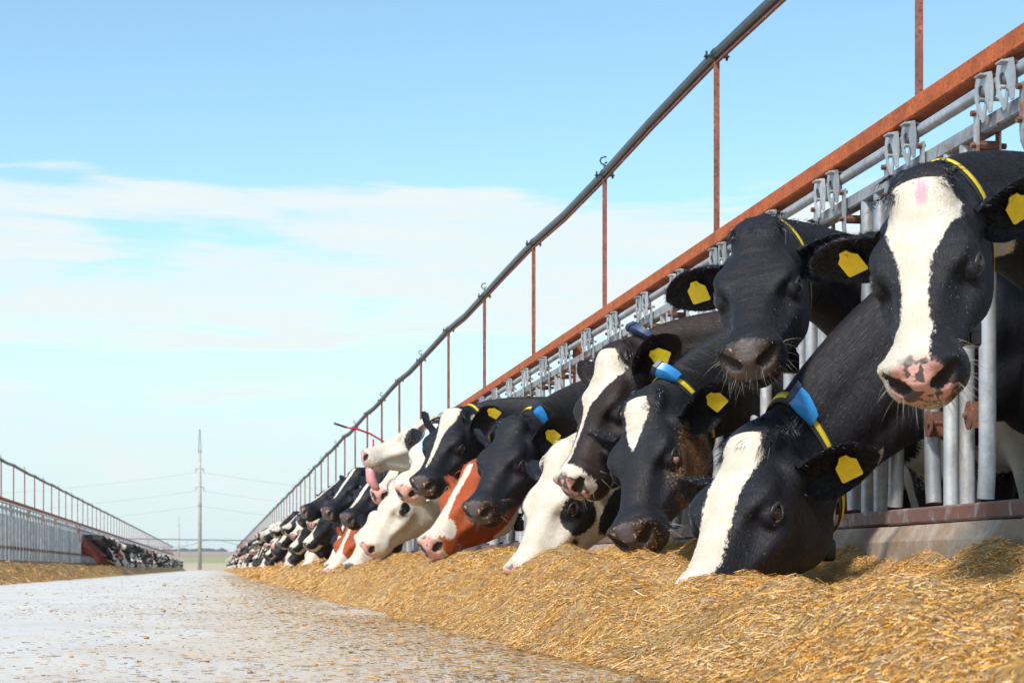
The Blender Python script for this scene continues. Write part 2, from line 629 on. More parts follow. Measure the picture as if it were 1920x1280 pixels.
def loft_neck(X, Y, Z):
    xs = X[:, :1, :1]
    zt, zb, wm = [cubic(xs, NECK_TAB, i) for i in (1, 2, 3)]
    hz = (zt - zb) / 2
    v = (Z - (zt + zb) / 2) / hz
    w = wm * (1.0 - 0.30 * np.clip(v, 0, 1) ** 1.5 - 0.12 * np.clip(-v, 0, 1) ** 2)
    far = np.clip((-0.06 - xs) / 0.15, 0, 1)
    w = w * (1 - far * (0.10 * np.exp(-((v + 0.42) / 0.16) ** 2) - 0.05 * np.exp(-((v + 0.05) / 0.2) ** 2) + 0.07 * np.exp(-((v - 0.42) / 0.16) ** 2)))
    fold = np.sin(PI * 2 * (xs * 11.0 + v * 0.9 + 0.25 * np.sin(xs * 23))) * np.clip(0.35 - v, 0, 1)
    w = w * (1 + 0.022 * fold * far)
    g = (np.abs(Y / w) ** 2.2 + np.abs(v) ** 2.2) ** (1 / 2.2) - 1
    return np.maximum(g * np.minimum(w, hz) * 0.9, xs - 0.09)


def head_field(X, Y, Z):
    A = np.abs(Y)
    d = loft_head(X, Y, Z)
    d = smin(d, ell(X, A, Z, (0.205, 0.084, -0.030), (0.058, 0.032, 0.028)), 0.040)        # brow
    d = smin(d, ell(X, A, Z, (0.235, 0.078, -0.105), (0.065, 0.032, 0.034)), 0.028)        # below the eye
    d = smin(d, ell(X, A, Z, (0.085, 0.058, -0.190), (0.110, 0.036, 0.100)), 0.035)        # jaw muscle
    d = smin(d, cone(X, A, Z, (0.25, 0.080, -0.115), (0.38, 0.058, -0.098), 0.018, 0.013), 0.030)
    d = smax(d, -ell(X, A, Z, (0.315, 0.114, -0.045), (0.085, 0.036, 0.028)), 0.045)       # hollow beside the nose
    d = smax(d, -ell(X, A, Z, (0.31, 0.106, -0.175), (0.09, 0.036, 0.032)), 0.040)         # hollow above the jaw
    d = smax(d, -ell(X, A, Z, (0.110, 0.132, -0.050), (0.055, 0.026, 0.028)), 0.030)       # temple
    d = smin(d, ell(X, Y, Z, (0.005, 0, 0.002), (0.055, 0.066, 0.026)), 0.035)             # poll
    d = smin(d, ell(X, A, Z, (0.062, 0.090, -0.080), (0.034, 0.026, 0.036)), 0.025)        # ear root
    d = smin(d, ell(X, Y, Z, (0.482, 0, -0.064), (0.060, 0.080, 0.050)), 0.026)            # muzzle pad
    d = smin(d, ell(X, A, Z, (0.468, 0.050, -0.104), (0.055, 0.036, 0.040)), 0.025)        # upper lip
    d = smin(d, ell(X, Y, Z, (0.455, 0, -0.152), (0.058, 0.050, 0.028)), 0.018)            # lower lip
    # mouth
    for a, b in (((0.530, 0.0, -0.130), (0.505, 0.050, -0.134)), ((0.505, 0.050, -0.134), (0.45, 0.078, -0.142)), ((0.45, 0.078, -0.142), (0.385, 0.072, -0.144))):
        d = smax(d, -cone(X, A, Z, a, b, 0.0065, 0.005), 0.010)
    # nostrils with raised wing
    d = smin(d, cone(X, A, Z, (0.508, 0.040, -0.026), (0.488, 0.072, -0.046), 0.018, 0.015), 0.014)
    d = smax(d, -cone(X, A, Z, (0.548, 0.036, -0.066), (0.516, 0.074, -0.044), 0.0205, 0.0130), 0.006)
    # eye socket
    d = smin(d, ell(X, A, Z, (0.222, 0.097, -0.059), (0.040, 0.021, 0.027)), 0.014)
    d = smax(d, -ell(X, A, Z, (0.223, 0.118, -0.0605), (0.0250, 0.028, 0.0140)), 0.005)
    return d


def surface_nets(V, o, h):
    nx, ny, nz = V.shape
    ins = V < 0
    c = np.zeros((nx - 1, ny - 1, nz - 1), dtype=np.int8)
    for i in (0, 1):
        for j in (0, 1):
            for k in (0, 1):
                c += ins[i:nx - 1 + i, j:ny - 1 + j, k:nz - 1 + k]
    act = np.argwhere((c > 0) & (c < 8))
    idx = -np.ones(c.shape, dtype=np.int64)
    idx[act[:, 0], act[:, 1], act[:, 2]] = np.arange(len(act))
    acc = np.zeros((len(act), 3))
    cnt = np.zeros(len(act))
    corners = [(i, j, k) for i in (0, 1) for j in (0, 1) for k in (0, 1)]
    vals = {q: V[act[:, 0] + q[0], act[:, 1] + q[1], act[:, 2] + q[2]] for q in corners}
    for q in corners:
        for ax in range(3):
            if q[ax] == 0:
                p = list(q)
                p[ax] = 1
                p = tuple(p)
                a, b = vals[q], vals[p]
                m = (a < 0) != (b < 0)
                t = np.where(m, a / np.where(a == b, 1, a - b), 0)
                pt = np.tile(np.array(q, dtype=float), (len(act), 1))
                pt[:, ax] = t
                acc[m] += pt[m]
                cnt[m] += 1
    verts = (act + acc / cnt[:, None]) * h + np.array(o)
    quads = []
    for ax in range(3):
        s1 = [slice(1, -1)] * 3
        s1[ax] = slice(0, -1)
        s2 = [slice(1, -1)] * 3
        s2[ax] = slice(1, None)
        a, b = ins[tuple(s1)], ins[tuple(s2)]
        e = np.argwhere(a != b)
        if not len(e):
            continue
        flip = a[e[:, 0], e[:, 1], e[:, 2]]
        off = np.ones(3, dtype=int)
        off[ax] = 0
        e = e + off
        u, w = (ax + 1) % 3, (ax + 2) % 3
        du, dw = np.zeros(3, int), np.zeros(3, int)
        du[u], dw[w] = 1, 1
        g = lambda p: idx[p[:, 0], p[:, 1], p[:, 2]]
        q = np.stack([g(e - du - dw), g(e - dw), g(e), g(e - du)], axis=1)
        q[~flip] = q[~flip][:, ::-1]
        quads.append(q)
    q = np.concatenate(quads)
    q = q[(q >= 0).all(axis=1)]
    return verts, q


def grid(x0, x1, y0, y1, z0, z1, h):
    xs = np.arange(x0, x1 + h, h, dtype=np.float32)
    ys = np.arange(y0, y1 + h, h, dtype=np.float32)
    zs = np.arange(z0, z1 + h, h, dtype=np.float32)
    return xs[:, None, None], ys[None, :, None], zs[None, None, :]


def mesh_front(h):
    """head and neck"""
    X, Y, Z = grid(-1.0, 0.58, 0.0, 0.26, -0.70, 0.14, h)
    n = loft_neck(X, Y, Z)
    nh = int(np.searchsorted(X[:, 0, 0], -0.16))
    hd = head_field(X[nh:], Y, Z)
    V = np.array(np.broadcast_to(n, (X.shape[0], Y.shape[1], Z.shape[2])))
    V[nh:] = smin(hd, V[nh:], 0.05)
    V = np.concatenate([V[:, :0:-1, :], V], axis=1)
    v, q = surface_nets(V, (X[0, 0, 0], -Y[0, -1, 0], Z[0, 0, 0]), h)
    return relax(v, q, 1)


def relax(v, q, it):
    for _ in range(it):
        s = np.zeros_like(v)
        c = np.zeros(len(v))
        for i in range(4):
            for j in ((i + 1) % 4, (i + 3) % 4):
                np.add.at(s, q[:, i], v[q[:, j]])
                np.add.at(c, q[:, i], 1)
        v = 0.5 * v + 0.5 * s / c[:, None]
    return v, q


def mesh_rear(h):
    """trunk, legs and tail"""
    X, Y, Z = grid(-2.75, -0.70, 0.0, 0.48, -1.42, 0.22, h)
    A = Y
    d = np.maximum(loft_neck(np.maximum(X, -1.05), Y, Z), np.maximum(X + 0.80, -1.1 - X))
    d = smin(d, ell(X, Y, Z, (-1.10, 0, -0.26), (0.36, 0.235, 0.36)), 0.10)
    d = smin(d, ell(X, Y, Z, (-1.62, 0, -0.30), (0.66, 0.33, 0.39)), 0.12)
    d = smin(d, ell(X, Y, Z, (-2.18, 0, -0.16), (0.34, 0.25, 0.26)), 0.10)
    d = smin(d, ell(X, A, Z, (-2.02, 0.20, -0.02), (0.09, 0.06, 0.08)), 0.07)
    d = smin(d, cone(X, Y, Z, (-0.95, 0, 0.06), (-2.25, 0, 0.05), 0.05, 0.06), 0.10)
    d = smin(d, ell(X, A, Z, (-1.02, 0.17, -0.32), (0.15, 0.085, 0.26)), 0.07)
    for a, b, ra, rb in (((-1.04, 0.16, -0.50), (-1.08, 0.15, -0.90), 0.085, 0.052), ((-1.08, 0.15, -0.90), (-1.07, 0.15, -1.20), 0.046, 0.036),
                         ((-1.07, 0.15, -1.20), (-1.03, 0.15, -1.31), 0.040, 0.05), ((-2.18, 0.16, -0.30), (-2.08, 0.17, -0.66), 0.15, 0.085),
                         ((-2.08, 0.17, -0.66), (-2.34, 0.17, -0.88), 0.075, 0.052), ((-2.34, 0.17, -0.88), (-2.30, 0.17, -1.20), 0.046, 0.038),
                         ((-2.30, 0.17, -1.20), (-2.25, 0.17, -1.31), 0.042, 0.05)):
        d = smin(d, cone(X, A, Z, a, b, ra, rb), 0.05)
    d = smin(d, ell(X, Y, Z, (-2.00, 0, -0.66), (0.20, 0.15, 0.14)), 0.07)
    d = smin(d, cone(X, Y, Z, (-2.50, 0, 0.02), (-2.58, 0, -0.75), 0.030, 0.020), 0.03)
    d = smin(d, cone(X, Y, Z, (-2.58, 0, -0.75), (-2.57, 0, -1.0), 0.022, 0.040), 0.02)
    V = np.maximum(d, -1.37 - Z)
    V = np.concatenate([V[:, :0:-1, :], V], axis=1)
    v, q = surface_nets(V, (X[0, 0, 0], -Y[0, -1, 0], Z[0, 0, 0]), h)
    return relax(v, q, 2)


def ear_sheet(side, nu=14, nv=9):
    """cupped leaf-shaped ear in its own frame: s along, opening forward; returns verts, quads"""
    v = []
    for layer in (0, 1):
        for i in range(nu + 1):
            s = i / nu
            ln = 0.205 * s
            w = 0.070 * max(0.0, math.sin(PI * min(1, (s * 0.92 + 0.08)) ** 0.86)) ** 0.58 + 0.002
            curl = 1.25 * (1 - s) ** 1.3 + 0.36
            for j in range(nv + 1):
                t = -1 + 2 * j / nv
                a = t * curl
                rad = w / max(0.3, math.sin(min(curl, 1.4)) if curl < 1.4 else 1.0)
                y = rad * math.sin(a)
                x = rad * (math.cos(a) - math.cos(curl)) * -1.0 if False else -rad * (math.cos(a) - 1.0) * 0.9
                thick = 0.0035 * (1 - abs(t) ** 3) * (1 - s * 0.6) + 0.0008
                x -= thick if layer else 0.0
                v.append((x, ln, y - 0.012 * s * s))
    v = np.array(v)
    q = []
    n1 = (nu + 1) * (nv + 1)

    def ix(l, i, j):
        return l * n1 + i * (nv + 1) + j
    for i in range(nu):
        for j in range(nv):
            q.append((ix(0, i, j), ix(0, i + 1, j), ix(0, i + 1, j + 1), ix(0, i, j + 1)))
            q.append((ix(1, i, j), ix(1, i, j + 1), ix(1, i + 1, j + 1), ix(1, i + 1, j)))
        for j in (0, nv):
            a = (ix(0, i, j), ix(1, i, j), ix(1, i + 1, j), ix(0, i + 1, j))
            q.append(a if j else a[::-1])
    for j in range(nv):
        q.append((ix(0, nu, j), ix(1, nu, j), ix(1, nu, j + 1), ix(0, nu, j + 1)))
    return v, np.array(q)


def ear_frame(side, back=20, droop=12, twist=0):
    """matrix from ear frame (x forward opening, y out along the ear, z up) to head space"""
    m = Matrix.Rotation(R(back), 4, 'Z') @ Matrix.Rotation(R(-droop), 4, 'X') @ Matrix.Rotation(R(twist), 4, 'Y')
    m = Matrix.Translation((0.062, 0.096, -0.072)) @ m
    a = np.array(m)
    if side < 0:
        a = np.diag([1, -1, 1, 1]) @ a
    return a


def xf(a, v):
    return np.asarray(v) @ a[:3, :3].T + a[:3, 3]


class Pose:
    """canonical cow space (forward +x, head level, poll at 0) -> world"""
    XB, XJ = -0.80, -0.02
    ZB, ZJ = -0.235, -0.135

    def __init__(self, base, poll, yaw, pitch, roll=0.0, facing=180.0, stretch=1.0, hs=1.0, hw=1.13):
        # base: world point of the withers line at canonical x=XB, z=0
        self.Rb = Matrix.Rotation(R(facing), 3, 'Z')
        self.Rh = Matrix.Rotation(R(yaw), 3, 'Z') @ Matrix.Rotation(R(pitch), 3, 'Y') @ Matrix.Rotation(R(roll), 3, 'X')
        self.hs = hs
        self.hv = hs * np.array([1.0, hw, hw])
        self.hw = hw
        self.base = np.array(base)
        self.poll = np.array(poll)
        Rb, Rh = np.array(self.Rb), np.array(self.Rh)
        self.Rbn, self.Rhn = Rb, Rh
        p0 = self.base + Rb @ np.array([0, 0, self.ZB])
        p3 = self.poll + Rh @ (self.hv * np.array([self.XJ, 0, self.ZJ]))
        L = np.linalg.norm(p3 - p0)
        f0, f3 = Rb @ np.array([1.0, 0, 0]), Rh @ np.array([1.0, 0, 0])
        ch = (p3 - p0) / L
        f0 = f0 * 0.6 + ch * 0.4
        f0 /= np.linalg.norm(f0)
        f3 = f3 * 0.55 + ch * 0.45
        f3 /= np.linalg.norm(f3)
        c1, c2 = p0 + f0 * L * 0.36, p3 - f3 * L * 0.30
        N = 60
        self.ts = np.linspace(0, 1, N + 1)
        t = self.ts[:, None]
        self.C = (1 - t) ** 3 * p0 + 3 * (1 - t) ** 2 * t * c1 + 3 * (1 - t) * t * t * c2 + t ** 3 * p3
        q0, q1 = self.Rb.to_quaternion(), self.Rh.to_quaternion()
        if q0.dot(q1) < 0:
            q1 = -q1
        Rs = []
        for u in self.ts:
            s = u * u * (3 - 2 * u)
            s = 0.55 * s + 0.45 * u ** 1.6
            Rs.append(np.array(q0.slerp(q1, s).to_matrix()))
        self.Rs = np.array(Rs)

    def __call__(self, P):
        P = np.asarray(P, dtype=float)
        x = P[:, 0]
        out = np.empty_like(P)
        b = x <= self.XB
        out[b] = (P[b] - np.array([self.XB, 0, 0])) @ self.Rbn.T + self.base
        hd = x >= self.XJ
        out[hd] = (P[hd] * self.hv) @ self.Rhn.T + self.poll
        n = ~(b | hd)
        t = (x[n] - self.XB) / (self.XJ - self.XB)
        u = t * (len(self.ts) - 1)
        i = np.clip(u.astype(int), 0, len(self.ts) - 2)
        fr = (u - i)[:, None]
        C = self.C[i] * (1 - fr) + self.C[i + 1] * fr
        Rm = self.Rs[i] * (1 - fr[:, :, None]) + self.Rs[i + 1] * fr[:, :, None]
        zc = self.ZB + (self.ZJ - self.ZB) * t
        sc = 1 + (self.hs * self.hw - 1) * t
        loc = np.stack([np.zeros_like(t), P[n, 1] * sc, (P[n, 2] - zc) * sc], axis=1)
        out[n] = C + np.einsum('nij,nj->ni', Rm, loc)
        return out


# coat patterns: signed fields in cow space, > 0 is white
def f_blaze(P, prof, zlim=-0.10, shift=None):
    """prof: [(x, half width)] of a white stripe down the face"""
    x, y, z = P.T
    hw = np.interp(x, [p[0] for p in prof], [p[1] for p in prof])
    c = 0 if shift is None else np.interp(x, [p[0] for p in shift], [p[1] for p in shift])
    d = hw - np.abs(y - c) - np.clip(-0.055 - z, 0, 1) * 0.35 * (x < 0.40)
    return np.where((x > prof[0][0]) & (x < prof[-1][0]), d, -0.05)


def f_ball(P, c, r):
    d = (P - np.array(c)) / np.array(r)
    return (1 - np.sqrt((d ** 2).sum(1))) * min(r)


def f_patches(P, seed, scale=3.2, bias=0.0):
    a = fbm(P[:, 0] * scale + 31.7, P[:, 2] * scale * 1.1 + P[:, 1] * 0.9 + seed * 3.3, seed, 3)
    b = fbm(P[:, 0] * scale + P[:, 1] * 2.2 + 7.1, P[:, 1] * scale * 1.3 + P[:, 2] * 0.8 + seed, seed + 5, 3)
    return (0.6 * a + 0.6 * b + bias) * 0.22


PI2 = 2 * PI
FRONT = {}
REAR = {}


def front(h):
    if h not in FRONT:
        FRONT[h] = mesh_front(h)
    return FRONT[h]


def rear(h):
    if h not in REAR:
        REAR[h] = mesh_rear(h)
    return REAR[h]


def body_parts(res_front, res_rear, ears, ear_n=(14, 9)):
    """canonical verts, quads, and the ear vertex mask with side"""
    fv, fq = front(res_front)
    rv, rq = rear(res_rear)
    vs, qs, n = [fv, rv], [fq, rq + len(fv)], len(fv) + len(rv)
    earm = [np.zeros(len(fv) + len(rv))]
    for side, e in ((1, ears[0]), (-1, ears[1])):
        v, q = ear_sheet(side, *ear_n)
        a = ear_frame(side, *e)
        if side < 0:
            q = q[:, ::-1]
        vs.append(xf(a, v))
        qs.append(q + n)
        n += len(v)
        earm.append(np.full(len(v), float(side)))
    return np.concatenate(vs), np.concatenate(qs), np.concatenate(earm)


def muzzle_field(P):
    x, y, z = P.T
    d = np.sqrt(((x - 0.535) / 1.0) ** 2 + (y / 1.15) ** 2 + ((z + 0.060) / 1.0) ** 2)
    f = 0.062 - d
    return np.minimum(np.minimum(f, (z + 0.126) * 1.0), -0.012 - z)


def make_body_mesh(name, pose, origin, pat, pk=-1.0, res=(0.007, 0.028), ears=((20, 12, 0), (20, 12, 0)), ear_white=(0, 0),
                   dirt=None, blue=None, pinkmark=None, ear_n=(14, 9), rear_seed=None, rear_bias=-0.02):
    P, Q, em = body_parts(res[0], res[1], ears, ear_n)
    W = pat(P)
    rb = f_patches(P, rear_seed if rear_seed is not None else 11, 1.6, rear_bias)
    t = np.clip((-0.75 - P[:, 0]) / 0.2, 0, 1)
    W = W * (1 - t) + rb * t
    for side, k in ((1, 0), (-1, 1)):
        W = np.where(em == side, 0.05 if ear_white[k] else -0.05, W)
    mz = np.where(P[:, 0] > 0.35, muzzle_field(P), -0.1)
    mz = np.where(em != 0, -0.1, mz)
    wp = pose(P) - np.array(origin)
    me = mesh_np(name, wp, Q, True)
    attr(me, 'can', P, 'FLOAT_VECTOR')
    attr(me, 'w', W)
    attr(me, 'mz', mz)
    nd = cone(P[:, 0], np.abs(P[:, 1]), P[:, 2], (0.540, 0.038, -0.062), (0.514, 0.073, -0.045), 0.0185, 0.012)
    attr(me, 'pk', np.where(nd < 0.002, -1.5, pk))  # marks the nostril insides that get the painted shade
    z = np.zeros(len(P))
    attr(me, 'dirt', z if dirt is None else np.where(em == 0, dirt(P), 0))
    attr(me, 'blue', z if blue is None else blue(P))
    attr(me, 'pinkmark', z if pinkmark is None else pinkmark(P))
    me.materials.append(M['coat'])
    return me, (P, Q, W, em, mz)


def uv_sphere(c, r, n=14, m=9, scale=(1, 1, 1)):
    v, f = [], []
    for i in range(m + 1):
        th = PI * i / m
        for k in range(n):
            ph = PI2 * k / n
            v.append((c[0] + r * scale[0] * math.sin(th) * math.cos(ph), c[1] + r * scale[1] * math.sin(th) * math.sin(ph), c[2] + r * scale[2] * math.cos(th)))
    for i in range(m):
        for k in range(n):
            k2 = (k + 1) % n
            f.append((i * n + k, (i + 1) * n + k, (i + 1) * n + k2, i * n + k2))
    return np.array(v), np.array(f)


EYE_C = (0.222, 0.1000, -0.060)


def eye_meshes(side):
    """eyeball, eyelids in head space"""
    c = np.array(EYE_C)
    v, f = uv_sphere(c, 0.0205, 18, 12)
    # lids: an almond ring leaning on the ball, upper lid thicker and overhanging
    lv, lf = [], []
    nu, nt = 26, 7
    ax = np.array([0.30, 0.93, 0.10])
    ax /= np.linalg.norm(ax)
    ux = np.array([1.0, -0.32, -0.28])
    ux -= ax * ux.dot(ax)
    ux /= np.linalg.norm(ux)
    uz = np.cross(ux, ax)
    if uz[2] < 0:
        uz = -uz
    for i in range(nu):
        a = PI2 * i / nu
        ca, sa = math.cos(a), math.sin(a)
        rx, rz = 0.0235, (0.0125 if sa > 0 else 0.0115) * abs(sa) ** 0.35
        px, pz = rx * ca, rz * sa
        depth = math.sqrt(max(1e-6, 0.0220 ** 2 - px * px * 0.62 - pz * pz))
        ctr = c + ux * px + uz * pz + ax * (depth - 0.002)
        out = (ux * ca + uz * sa * 1.4)
        out /= np.linalg.norm(out)
        tr = 0.0036 if sa > 0 else 0.0026
        for k in range(nt):
            b = PI2 * k / nt
            lv.append(ctr + out * (tr * 1.5 * math.cos(b) + tr * 0.9) + ax * (tr * 0.75 * math.sin(b) - 0.0010))
    for i in range(nu):
        for k in range(nt):
            i2, k2 = (i + 1) % nu, (k + 1) % nt
            lf.append((i * nt + k, i * nt + k2, i2 * nt + k2, i2 * nt + k))
    lv, lf = np.array(lv), np.array(lf)
    if side < 0:
        v = v * np.array([1, -1, 1])
        f = f[:, ::-1]
        lv = lv * np.array([1, -1, 1])
        lf = lf[:, ::-1]
    return (v, f), (lv, lf)


def blades(base, tip_dir, length, width, bend, col, segs=1):
    """thin tapering strands; base Nx3, tip_dir Nx3 unit, bend Nx3; returns verts, faces, colours"""
    n = len(base)
    side = np.cross(tip_dir, rng.normal(size=(n, 3)))
    side /= np.linalg.norm(side, axis=1)[:, None] + 1e-9
    rows = []
    for i in range(segs + 1):
        s = i / segs
        p = base + tip_dir * (length * s)[:, None] + bend * (length * s * s)[:, None]
        w = (width * (1 - s * 0.93))[:, None]
        if i == segs:
            rows.append([p])
        else:
            rows.append([p - side * w, p + side * w])
    flat = [r for rr in rows for r in rr]
    k = len(flat)
    V = np.stack(flat, axis=1).reshape(-1, 3)
    o = np.arange(n) * k
    f4, f3 = [], []
    for i in range(segs - 1):
        f4.append(np.stack([o + 2 * i, o + 2 * i + 1, o + 2 * i + 3, o + 2 * i + 2], axis=1))
    i = segs - 1
    f3.append(np.stack([o + 2 * i, o + 2 * i + 1, o + 2 * i + 2], axis=1))
    C = np.repeat(np.concatenate([col, np.ones((n, 1))], axis=1), k, axis=0)
    return V, (np.concatenate(f4) if f4 else np.zeros((0, 4), int)), np.concatenate(f3), C


def hair_object(name, sets, pose, origin, parent):
    vs, f4s, f3s, cs, n = [], [], [], [], 0
    for V, f4, f3, C in sets:
        vs.append(V)
        f4s.append(f4 + n)
        f3s.append(f3 + n)
        cs.append(C)
        n += len(V)
    V = pose(np.concatenate(vs)) - np.array(origin)
    me = mesh_np(name, V, [np.concatenate(f4s), np.concatenate(f3s)], True)
    attr(me, 'col', np.concatenate(cs), 'FLOAT_COLOR')
    return link(name, me, M['hair'], parent)


def surface_samples(P, Q, n, mask=None, rs=None):
    q = Q if mask is None else Q[mask[Q].all(axis=1)]
    a, b, c, d = P[q[:, 0]], P[q[:, 1]], P[q[:, 2]], P[q[:, 3]]
    nr = np.cross(c - a, d - b)
    ar = np.linalg.norm(nr, axis=1) + 1e-12
    pick = rng.choice(len(q), n, p=ar / ar.sum())
    u, v = rng.random(n)[:, None], rng.random(n)[:, None]
    pt = (a[pick] * (1 - u) + b[pick] * u) * (1 - v) + (d[pick] * (1 - u) + c[pick] * u) * v
    nm = nr[pick] / ar[pick][:, None]
    return pt, nm, q[pick]


def coat_hair(P, Q, W, em, mz, dark, n_fur=14000, n_tuft=420, tuft_white=False, whisk=90, curly=True):
    sets = []
    dark = np.array(dark[:3])

    def colour(w, jit):
        n = len(w)
        wh = np.array([0.74, 0.68, 0.58])
        c = np.where((w > 0)[:, None], wh, dark * 2.0)  # dark strands coloured lighter than the coat, painting in streaks of sheen
        gl = np.where((rng.random((n, 1)) < 0.25) & (w <= 0)[:, None], np.array([1.5, 1.6, 1.9]), 1.0)  # bluish glints painted into the colour of some dark strands
        return np.clip(c * gl * (1 + jit * (rng.random((n, 1)) - 0.5)), 0, 1)
    if n_fur:
        keep = (mz < -0.004) & (em == 0) & (P[:, 0] > -0.62)
        pt, nm, q = surface_samples(P, Q, n_fur, keep)
        w = W[q].mean(axis=1)
        fx = np.where(pt[:, 0] > 0.20, 1.0, np.where(pt[:, 0] > -0.02, -0.5, -1.0))
        fl = np.stack([fx, np.sign(pt[:, 1]) * 0.25, np.full(len(pt), -0.45)], axis=1) + rng.normal(size=(len(pt), 3)) * 0.22
        fl -= nm * (fl * nm).sum(1)[:, None]
        fl /= np.linalg.norm(fl, axis=1)[:, None] + 1e-9
        dr = fl * 0.93 + nm * 0.36
        ln = rng.uniform(0.005, 0.0105, len(pt))
        sets.append(blades(pt - nm * 0.001, dr, ln, np.full(len(pt), 0.00055), -nm * 0.15, colour(w, 0.9)))
    if n_tuft:
        n_tuft = int(n_tuft * 2.6)
        nc = 46
        cc = np.stack([rng.normal(-0.004, 0.024, nc), rng.normal(0, 0.038, nc)], axis=1)
        cd = np.stack([rng.normal(0.5, 0.4, nc), rng.normal(0, 0.5, nc) + cc[:, 1] * 9, rng.uniform(0.25, 0.9, nc)], axis=1)
        cb = np.stack([rng.normal(0.4, 0.45, nc), rng.normal(0, 0.5, nc), rng.uniform(-1.3, -0.6, nc)], axis=1)
        ci = rng.integers(0, nc, n_tuft)
        xy = cc[ci] + rng.normal(0, 0.0075, (n_tuft, 2))
        c = np.stack([xy[:, 0], xy[:, 1], 0.022 - 2.2 * xy[:, 1] ** 2 - 3.0 * np.clip(xy[:, 0] - 0.02, 0, 1) ** 2], axis=1)
        dr = cd[ci] + rng.normal(0, 0.16, (n_tuft, 3))
        dr /= np.linalg.norm(dr, axis=1)[:, None]
        bd = cb[ci] + rng.normal(0, 0.14, (n_tuft, 3))
        col = colour(np.full(n_tuft, 1.0 if tuft_white else -1.0), 0.9)
        sets.append(blades(c, dr, rng.uniform(0.018, 0.042, n_tuft), np.full(n_tuft, 0.0010), bd, col, 4))
    # ear fringe
    for side in (1, -1):
        m = em == side
        if m.any() and n_fur:
            pt, nm, q = surface_samples(P, Q, max(260, min(6000, n_fur // 7)), m)
            ax = np.array([0.0, side, -0.1])
            dr = ax + rng.normal(size=(len(pt), 3)) * 0.5 + nm * 0.5
            dr /= np.linalg.norm(dr, axis=1)[:, None]
            sets.append(blades(pt, dr, rng.uniform(0.006, 0.016, len(pt)), np.full(len(pt), 0.0005), nm * 0.1, colour(W[q].mean(axis=1), 0.6), 2))
    # whiskers round the lips and chin
    if whisk:
        keep = (P[:, 0] > 0.40) & (P[:, 2] < -0.075) & (em == 0)
        pt, nm, q = surface_samples(P, Q, whisk, keep)
        dr = nm + np.array([0.3, 0, -0.35]) + rng.normal(size=(whisk, 3)) * 0.25
        dr /= np.linalg.norm(dr, axis=1)[:, None]
        col = np.tile(np.array([[0.55, 0.50, 0.42]]), (whisk, 1)) * rng.uniform(0.15, 0.9, (whisk, 1))
        sets.append(blades(pt, dr, rng.uniform(0.02, 0.06, whisk), np.full(whisk, 0.00045), np.tile([0, 0, -0.35], (whisk, 1)), col, 3))
    return sets


def neck_ring(x, margin, n=40, lean=0.0, half=0.02, slack=0.0):
    """two rims of a strap round the neck at canonical x (lower side leaning forward)"""
    zt, zb, wm = [float(cubic(np.array([x]), NECK_TAB, i)[0]) for i in (1, 2, 3)]
    hz, zc = (zt - zb) / 2, (zt + zb) / 2
    rims = []
    for dx in (-half, half):
        pts = []
        for k in range(n):
            a = PI2 * k / n
            sy, sz = math.sin(a), math.cos(a)
            p = 2 / 2.2
            v = math.copysign(abs(sz) ** p, sz)
            w = wm * (1.0 - 0.30 * max(v, 0) ** 1.5 - 0.12 * max(-v, 0) ** 2)
            y = math.copysign(abs(sy) ** p, sy) * (w + margin)
            z = zc + v * (hz + margin)
            if v < 0:
                z -= slack * (-v)
            pts.append((x + dx + lean * (0.5 - 0.5 * v), y, z))
        rims.append(np.array(pts))
    return rims


def strap_mesh(name, rims, pose, origin, thick=0.0035):
    a, b = rims
    n = len(a)
    ctr = (a.mean(0) + b.mean(0)) / 2
    def outw(p):
        d = p - ctr
        d[:, 0] = 0
        return d / (np.linalg.norm(d, axis=1)[:, None] + 1e-9)
    oa, ob = a + outw(a) * thick, b + outw(b) * thick
    V = np.concatenate([a, oa, ob, b])
    i = np.arange(n)
    j = (i + 1) % n
    Q = np.concatenate([np.stack([r * n + i, r * n + j, ((r + 1) % 4) * n + j, ((r + 1) % 4) * n + i], axis=1) for r in range(4)])
    return mesh_np(name, pose(V) - np.array(origin), Q, True)


